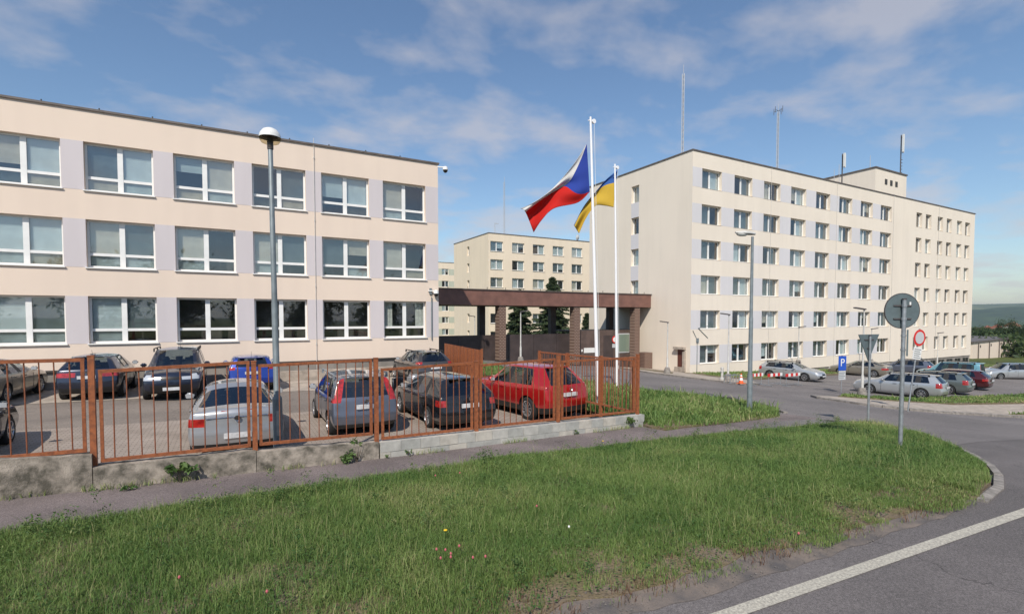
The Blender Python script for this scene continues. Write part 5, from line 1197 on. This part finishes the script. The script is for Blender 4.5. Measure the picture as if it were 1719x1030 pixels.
lawn('lawn_grass', 'tall green grass round the street lamp and flagpoles', [(9.8, 10.6), (9.9, 9.8), (12, 9.7), (15.6, 10.15), (16.9, 11.2), (17.4, 12.6), (17.2, 14.2), (16.4, 15.4), (15.3, 17), (14.6, 20), (14.4, 33), (10.4, 33)], 90000, .20, .014, None, .05, .06, 5)
lawn('island_grass', 'short grass on the strip beside the parked estate cars', [(28.4, 15.25), (31, 13.75), (34, 12.6), (40, 11.35), (55, 9.75), (55, 12), (42, 13.6), (35, 14.6), (30.5, 16.0)], 24000, .12, .022, None, .03, .14, 6)
lawn('building_grass', 'grass strip along the foot of the office block', [(34.2, 26.8), (37, 25.8), (42, 26.8), (92, 27.8), (92, 30.2), (34.2, 30.2)], 30000, .12, .03, None, .03, .13, 7)
lawn('corner_grass', 'rough grass at the corner of the side road pavement', [(31.5, 9.35), (36, 8.15), (50, 6.4), (50, 8.0), (38, 9.4)], 9000, .14, .02, None, .03, .12, 8)
x = rng.uniform(-4, 17, 9000); y = rng.uniform(3.7, 9, 9000); k = inpoly(x, y, ISL) & (fbm(x, y, 1.1, 55) > .46); x, y = x[k], y[k]; n = len(x)
blades('seed_stalks', 'thin pale flowering grass stalks above the verge', x, y, GV(x, y) + .05, .15 + .14 * rng.random(n), np.full(n, .0042), .62 + .30 * rng.random(n), .15 + .3 * rng.random(n), M_BLADE)
# stray tufts on the edge of path and lot
x = rng.uniform(-3.5, 16, 5200); sd_ = np.where(rng.random(5200) < .62, 0, 1); y = np.where(sd_ == 0, np.interp(x, [-2.5, .06, 4.2, 8.9, 11.8, 16.3], [7.78, 8.1, 8.6, 8.55, 8.5, 8.45]) + np.abs(rng.normal(0, .09, 5200)), np.interp(x, [-1.78, 9.7, 9.9, 16], [9.45 - .15, 10.45 - .15, 9.7, 10.2]) - np.abs(rng.normal(0, .05, 5200)))
k = fbm(x, y, .7, 31) > .47; x, y = x[k], y[k]
blades('path_edge_grass', 'straggling grass along the edges of the footpath', x, y, GV(x, y) + .012, .10 * (.4 + rng.random(len(x))), np.full(len(x), .009), np.clip(.35 + .6 * rng.random(len(x)), 0, 1), .3 + .6 * rng.random(len(x)), M_BLADE)
def leaf_cloud(n, rx, ry, rz_, size, zc, m, seedtint=.5, clump=None):
    """many leaf-sized faces in loose clumps"""
    C = clump if clump is not None else rng.normal(0, 1, (max(3, n // 40), 3)) * [rx * .55, ry * .55, rz_ * .5]
    c = C[rng.integers(0, len(C), n)]; P = c + rng.normal(0, 1, (n, 3)) * np.array([rx, ry, rz_]) * .22; P[:, 2] += zc
    A = rng.normal(0, 1, (n, 3)); A /= np.linalg.norm(A, axis=1)[:, None]; B = np.cross(A, rng.normal(0, 1, (n, 3))); B /= np.linalg.norm(B, axis=1)[:, None]
    s_ = size * (.6 + .8 * rng.random(n))[:, None]; V = np.stack([P - A * s_, P + B * s_ * .42, P + A * s_, P - B * s_ * .42], 1).reshape(-1, 3)
    t = np.clip(seedtint + .5 * (vnoise(P[:, 0] + 50, P[:, 2] + 50, rx * .5 + .01, 5) - .5) + .35 * (rng.random(n) - .5), 0, 1)
    return V, t
def leaf_obj(name, V, t, m, parent=None):
    n = len(V) // 4; me = bpy.data.meshes.new(name); me.from_pydata(V.tolist(), [], (np.arange(n)[:, None] * 4 + [0, 1, 2, 3]).tolist())
    at = me.attributes.new('tint', 'FLOAT', 'POINT'); at.data.foreach_set('value', np.repeat(t, 4).astype(np.float32)); me.materials.append(m); return obj(name, me, parent)
def weed(x, y, z, h, w, n, label, group, leaf=.035):
    t = thing('weed', label, 'weed', (x, y, z), 0, group); q = MB()
    for k in range(max(3, n // 25)):
        a = random.random() * 6.28; r = random.random() * w * .7; q.cyl((0, 0, -.02), (r * math.cos(a), r * math.sin(a), h * random.uniform(.5, 1)), .005, .002, n=4)
    q.build('stem', M_LEAF if False else M_BARK, t); V, tt = leaf_cloud(n, w, w * .7, h * .5, leaf, h * .5, M_LEAF, .35); V[:, 2] = np.maximum(V[:, 2], .0); leaf_obj('leaves', V, tt, M_LEAF, t)
for (px, off_, h, w, n, lab, lf) in ((300, -.22, .26, .16, 130, 'dark green weed growing from the foot of the mossy wall', .05), (599, -.18, .38, .20, 260, 'bushy green weed against the mossy wall by its last post', .04), (686, -.16, .16, .08, 45, 'small dry weed at the start of the block wall', .025), (650, -.16, .09, .08, 30, 'tiny brown weed at the joint of the two walls', .02), (965, -.16, .17, .10, 50, 'small dry weed in front of the block wall middle', .025), (222, -.35, .10, .12, 40, 'flat green weed on the footpath below the mossy wall', .03), (1060, -.17, .30, .25, 140, 'leafy weed clump at the corner of the block wall', .04)):
    a = atY(px, 760, 9.9); X_ = a.x
    for _ in range(4): yy = fl(X_) + off_; X_ = atY(px, 760, yy).x
    weed(X_, yy, G(X_, yy) + .012, h, w, n, lab, 'weeds along the wall', lf)
n = 5200; x = rng.uniform(-3, 10, n); y = edge_y(x) + rng.normal(.05, .32, n); k = (fbm(x, y, .5, 61) > .47) & (y > edge_y(x) - .15); x, y = x[k], y[k]; n = len(x); s2 = .004 + .012 * rng.random(n) ** 3; z = GV(x, y) + .012 + .04 * np.clip(y - edge_y(x) - .1, 0, .7)
V = []; Fc = []
for i in range(n):
    o_ = len(V); c = (x[i], y[i], z[i] + s2[i] * .3); q = [(1, 0, 0), (-.3, .9, 0), (-.6, -.8, 0), (.1, .1, .75), (0, 0, -.6)]; a = rng.random() * 6.3; ca, sa = math.cos(a), math.sin(a)
    V += [(c[0] + s2[i] * (p[0] * ca - p[1] * sa), c[1] + s2[i] * (p[0] * sa + p[1] * ca), c[2] + s2[i] * p[2]) for p in q]; Fc += [(o_, o_ + 1, o_ + 3), (o_ + 1, o_ + 2, o_ + 3), (o_ + 2, o_, o_ + 3)]
me = bpy.data.meshes.new('grit'); me.from_pydata(V, [], Fc); me.materials.append(mat('grit_stone', (.19, .168, .15), .9, var=.4, scale=30)); tag(obj('grit', me), 'loose grit and small stones on the dirt shoulder', 'gravel', kind='stuff')
n = 5000; x = rng.uniform(-3, 12, n); y = edge_y(x) + np.abs(rng.normal(0, .5, n)); k = fbm(x, y, .6, 62) > .5; x, y = x[k], y[k]; n = len(x)
blades('dead_litter', 'dry reddish brown litter and dead stems at the verge edge', x, y, GV(x, y) + .03, .05 + .06 * rng.random(n), np.full(n, .006), rng.random(n), .5 + .45 * rng.random(n), blade_mat('dead_stem', (.15, .075, .05), (.22, .13, .08), (.34, .26, .17)))
# broad-leaved plants scattered in the verge, countless
nL = 60000; x = rng.uniform(-4, 16, nL); y = rng.uniform(3.3, 8.6, nL); k = inpoly(x, y, ISL) & (fbm(x, y, .8, 77) > .44) & (y > edge_y(x) + .18 * rng.random(nL)); x, y = x[k], y[k]; n = len(x)
P = np.stack([x, y, GV(x, y) + .05 + np.clip((y - edge_y(x)) / 1.0, .15, 1) * (.02 + .09 * rng.random(n))], 1); A = rng.normal(0, 1, (n, 3)) * [1, 1, .35]; A /= np.linalg.norm(A, axis=1)[:, None]; B = np.cross(A, np.array([0, 0, 1.0]) + rng.normal(0, .25, (n, 3))); B /= np.linalg.norm(B, axis=1)[:, None]; s_ = (.008 + .016 * rng.random(n) ** 2)[:, None]
o = leaf_obj('clover_leaves', np.stack([P - A * s_, P + B * s_ * .55, P + A * s_, P - B * s_ * .55], 1).reshape(-1, 3), np.clip(-.1 + 1.5 * (fbm(x, y, .6, 88) - .25) + .5 * (rng.random(n) - .4), 0, 1), M_LEAF); tag(o, 'low broad leaves of clover and dandelion in the verge', 'ground cover', kind='stuff')
Vw, Tw = [], []
for k in range(150):
    x = rng.uniform(-3.5, 15.5); yn = np.interp(x, [-2.5, .06, 4.2, 8.9, 11.8, 16.3], [7.78, 8.1, 8.6, 8.55, 8.5, 8.45]); y = yn - abs(rng.normal(0, .35)) if k < 70 else rng.uniform(edge_y(x) + .5, yn)
    hh = rng.uniform(.10, .24); V, T = leaf_cloud(int(rng.integers(50, 130)), .16, .16, hh, .016, hh * .55, M_LEAF, rng.uniform(.05, .75)); V = V + [x, y, GV(np.array([x]), np.array([y]))[0] + .06]; Vw.append(V); Tw.append(T)
o = leaf_obj('verge_weeds', np.concatenate(Vw), np.concatenate(Tw), M_LEAF); tag(o, 'leafy weed clumps mixed through the verge grass', 'ground cover', kind='stuff')
M_PINK = mat('clover_flower', (.52, .13, .15), .8, var=.3, scale=40); M_YEL = mat('dandelion_flower', (.80, .52, .02), .8)
fl_pts = [(733, 947, 0), (748, 948, 0), (771, 941, 0), (740, 963, 0), (757, 961, 0), (794, 962, 0), (815, 960, 0), (757, 955, 0), (748, 912, 1), (449, 1024, 0), (302, 998, 0), (731, 812, 0), (772, 807, 0), (901, 868, 0), (1012, 748, 1), (955, 906, 2), (1340, 918, 0)]
for i, (px, py, kd) in enumerate(fl_pts):
    p = atG(px, py + 8); hh = .16
    t = thing('wild_flower', ('pink clover flower head standing in the verge grass', 'yellow dandelion flower standing in the verge grass', 'tiny white flower standing in the verge grass')[kd], 'flower', (p.x, p.y, p.z + .05), 0, ('pink clover flowers', 'yellow dandelions', None)[kd])
    MB().cyl((0, 0, 0), (0, 0, hh), .003, n=4).build('stem', M_LEAF, t); q = MB()
    q.lathe([(.002, hh - .012), (.010, hh - .006), (.013, hh + .006), (.008, hh + .016), (.001, hh + .022)] if kd != 1 else [(.004, hh - .005), (.022, hh + .002), (.02, hh + .008), (.001, hh + .012)], n=9); q.build('flower_head', (M_PINK, M_YEL, M_SIGNWHITE)[kd], t)

def spruce(P, H, R, label, seed, nl=20000):
    r_ = np.random.default_rng(seed); t = thing('spruce_tree', label, 'tree', P, 0, 'spruces in the yard'); q = MB(); q.cyl((0, 0, -.3), (0, 0, H * .97), H * .018, .015, n=8); 
    V, T = [], []; lv = int(H * 3.0)
    for i in range(lv):
        f = i / lv; z = H * (.08 + .9 * f); L_ = R * (1 - f) ** .85 * r_.uniform(.72, 1.1) + .12; nb = int(7 + 4 * (1 - f)); a0 = r_.random() * 6
        for b in range(nb):
            a = a0 + 2 * np.pi * b / nb + r_.normal(0, .2); L2 = L_ * r_.uniform(.55, 1.15); dr = r_.uniform(.12, .4)
            d = np.array([np.cos(a), np.sin(a), 0]); sgm = 5
            if i % 2 == 0: q.cyl((0, 0, z), (d[0] * L2 * .8, d[1] * L2 * .8, z - dr * L2 * .6), .025, .008, n=4)
            m_ = max(6, int(nl / (lv * nb))); u = r_.random(m_) ** .7; sp = .30 * L2 * (1.05 - u) + .08; side = np.cross(d, [0, 0, 1])
            p = d * (u * L2)[:, None] + side * (r_.normal(0, 1, m_) * sp * .5)[:, None] + np.array([0, 0, 1]) * (z - dr * L2 * u ** 1.4 + .10 * L2 * np.maximum(0, u - .75) * 3 + r_.normal(0, .05, m_))[:, None]
            A = d + side * r_.normal(0, .7, m_)[:, None] + np.array([0, 0, 1]) * (r_.normal(-.25, .35, m_))[:, None]; A /= np.linalg.norm(A, axis=1)[:, None]; B = np.cross(A, r_.normal(0, 1, (m_, 3))); B /= np.linalg.norm(B, axis=1)[:, None]
            s2 = (.11 + .13 * r_.random(m_))[:, None]; V.append(np.stack([p - A * s2, p + B * s2 * .34, p + A * s2, p - B * s2 * .34], 1).reshape(-1, 3)); T.append(np.clip(.25 + .55 * u + r_.normal(0, .15, m_), 0, 1))
    q.build('trunk', M_BARK, t); leaf_obj('crown', np.concatenate(V), np.concatenate(T), M_NEEDLE, t)
a = atY(872, 560, 46); spruce((a.x, a.y, -4.2), 7.4, 2.9, 'spruce tree behind the first brick column of the gate', 1)
a = atY(927, 560, 48); spruce((a.x, a.y, -4.4), hz(927, 460, a) + 4.4, 3.5, 'tallest spruce tree rising above the gate canopy', 2, 30000)
a = atY(986, 560, 50); spruce((a.x, a.y, -4.6), hz(986, 522, a) + 4.6, 1.6, 'small spruce tree next to the gable of the office block', 3, 12000)
def leafy(P, H, R, label, n, seed, group, size=.3):
    global rng
    t = thing('leafy_tree', label, 'tree', P, 0, group); q = MB(); q.cyl((0, 0, -.3), (0, 0, H * .55), H * .03, H * .015, n=7); r_ = random.Random(seed); cl = []
    for k in range(26):
        a = r_.random() * 6.28; rr = R * math.sqrt(r_.random()) * .8; zz = H * (.3 + .62 * r_.random()); rr *= math.sin(math.pi * min(.97, max(.12, (zz / H - .12) / .95))) ** .6; cl.append((rr * math.cos(a), rr * math.sin(a), zz))
        if k % 3 == 0: q.cyl((0, 0, H * .3), cl[-1], H * .012, .02, n=5)
    q.build('trunk', M_BARK, t); V, T = leaf_cloud(n, R * .8, R * .8, H * .36, size, 0, M_TREE, .5, np.array(cl)); leaf_obj('crown', V, T, M_TREE, t)
gpt = 'trees beyond the low building'
lab = ['tall dark tree behind the end of the low cream building', 'dark tree next to the white container cabin', 'round green tree in the belt past the low building', 'low bushy tree at the corner of the office block', 'spreading tree behind the roof box of the low building', 'small pale tree in the belt beside the dark tree', 'wide hedge-like tree in the far green belt', 'narrow tree in the far green belt']
for i, (px, py, D, H, R) in enumerate(((1692, 538, 150, 9.4, 3.0), (1722, 545, 145, 8.8, 3.4), (1664, 551, 170, 6, 4), (1641, 549, 185, 6.5, 5), (1652, 553, 150, 4.6, 4), (1676, 551, 165, 5.2, 3.6), (1705, 551, 175, 6, 5), (1632, 551, 178, 5.5, 3))):
    p = atd(px, py, D); leafy((p.x, p.y, p.z - H), H, R, lab[i], 7000 if i < 2 else 5000, i, gpt, .17 if i < 2 else .22)
for i in range(11):   # the tree row across the road that the panes and car glass mirror
    x_ = -44 + 9.2 * i + random.uniform(-1.5, 1.5); y_ = -25 + random.uniform(-2, 2); leafy((x_, y_, G(x_, y_) - .1), random.uniform(8, 11), random.uniform(3.6, 4.8), 'broad leafy roadside tree across the road from the verge', 3600, 40 + i, 'roadside tree row', .34)
# green belt, hills, far town
def ridge(name, az0, az1, D, hfun, depth, m):
    n = 220; vs_, fs = [], []
    for i in range(n + 1):
        a = R_(az0 + (az1 - az0) * i / n)
        for j in range(9):
            u = j / 8; r = D + depth * u; z = -50 + (hfun(az0 + (az1 - az0) * i / n) + 50) * math.sin(u * math.pi * .5) ** 1.2 + 3.0 * mnoise.noise(Vector((r * .012 * math.sin(a) * 3, r * .012 * math.cos(a) * 3, 1))) * (u > .1)
            vs_.append((r * math.sin(a), r * math.cos(a), z))
    for i in range(n):
        for j in range(8): k = i * 9 + j; fs.append((k, k + 9, k + 10, k + 1))
    me = bpy.data.meshes.new(name); me.from_pydata(vs_, [], fs); me.materials.append(m); smooth_mesh(me, 180); return tag(obj(name, me), kind='structure')
M_FOREST = mat('forest_hill', (.055, .085, .035), .95, var=.5, scale=.02, col2=(.035, .055, .028), bump=1, bscale=.06); M_FIELD = mat('hill_slope', (.17, .19, .085), .95, var=.4, scale=.009, col2=(.05, .08, .035), detail=9)
ridge('hills', 40, 100, 1500, lambda a: 20 + 7 * math.sin((a - 66) * .16) + 4 * math.sin(a * .7), 500, M_FOREST)
ridge('far_hills', 20, 120, 2400, lambda a: 58 + 9 * math.sin((a - 60) * .09) + 4 * math.sin(a * .5), 800, M_FIELD)
hm = [mat('town_wall_%s' % k, c, .8) for k, c in (('white', (.72, .68, .62)), ('cream', (.62, .54, .43)), ('pink', (.6, .45, .38)))]; hr = [mat('town_roof_%s' % k, c, .8) for k, c in (('red', (.30, .10, .06)), ('grey', (.2, .18, .17)))]
r_ = random.Random(9); M_HW = mat('town_window', (.05, .05, .06), .3)
for k in range(46):
    a = R_(r_.uniform(70.2, 76)); D = r_.uniform(560, 1150); x, y = D * math.sin(a), D * math.cos(a); z = G(x, y) - .2; w, d, h = r_.uniform(9, 24), r_.uniform(8, 12), r_.uniform(5, 12)
    wi, ri = r_.randrange(3), r_.randrange(2); t = thing('town_house', ('long ' if w > 16 else 'small ') + ('white', 'cream', 'pinkish')[wi] + ' house with ' + ('red', 'grey')[ri] + ' roof in the valley town before the hills', 'house', (x, y, z), r_.uniform(-.4, .4), 'houses of the valley town'); MB().box((-w / 2, -d / 2, 0), (w / 2, d / 2, h)).build('wall', hm[wi], t)
    q = MB(); q.add([(-w / 2 - .3, -d / 2 - .3, h), (w / 2 + .3, -d / 2 - .3, h), (w / 2 + .3, d / 2 + .3, h), (-w / 2 - .3, d / 2 + .3, h), (-w / 2, 0, h + d * .35), (w / 2, 0, h + d * .35)], [(0, 1, 5, 4), (2, 3, 4, 5), (0, 4, 3), (1, 2, 5), (0, 3, 2, 1)]); q.build('roof', hr[ri], t)
x = rng.uniform(0, 1, 90000); D = 150 + 420 * rng.random(90000); a = np.radians(66 + 16 * x); X_, Y_ = D * np.sin(a), D * np.cos(a); kk = fbm(X_, Y_, 60, 40) > .44; X_, Y_ = X_[kk], Y_[kk]; n = len(X_)
P = np.stack([X_, Y_, np.interp(X_, GX, GM) + (fbm(X_, Y_, 25, 41) * 8) * rng.random(n)], 1); A = rng.normal(0, 1, (n, 3)); A /= np.linalg.norm(A, axis=1)[:, None]; B = np.cross(A, rng.normal(0, 1, (n, 3))); B /= np.linalg.norm(B, axis=1)[:, None]; s_ = (.35 + .4 * rng.random(n))[:, None]
o = leaf_obj('distant_thicket', np.stack([P - A * s_, P + B * s_ * .6, P + A * s_, P - B * s_ * .6], 1).reshape(-1, 3), np.clip(rng.random(n), 0, 1), M_TREE); tag(o, 'far-off green wood between the lawn and the valley town', 'trees', kind='stuff')
# air
hv = MB(); hv.box((-5200, -5200, -60), (5200, 5200, 95)); hb = hv.build('haze', bpy.data.materials.new('haze_air')); hm_ = hb.data.materials[0]; hm_.use_nodes = True; hn = hm_.node_tree; hn.nodes.clear()
ho = N(hn, 'ShaderNodeOutputMaterial'); pv = N(hn, 'ShaderNodeVolumePrincipled'); pv.inputs['Color'].default_value = (.62, .76, .95, 1); pv.inputs['Density'].default_value = .00017; pv.inputs['Anisotropy'].default_value = .3
hn.links.new(pv.outputs[0], ho.inputs['Volume']); tag(hb, 'thin pale summer haze over the whole scene', 'haze', kind='stuff')
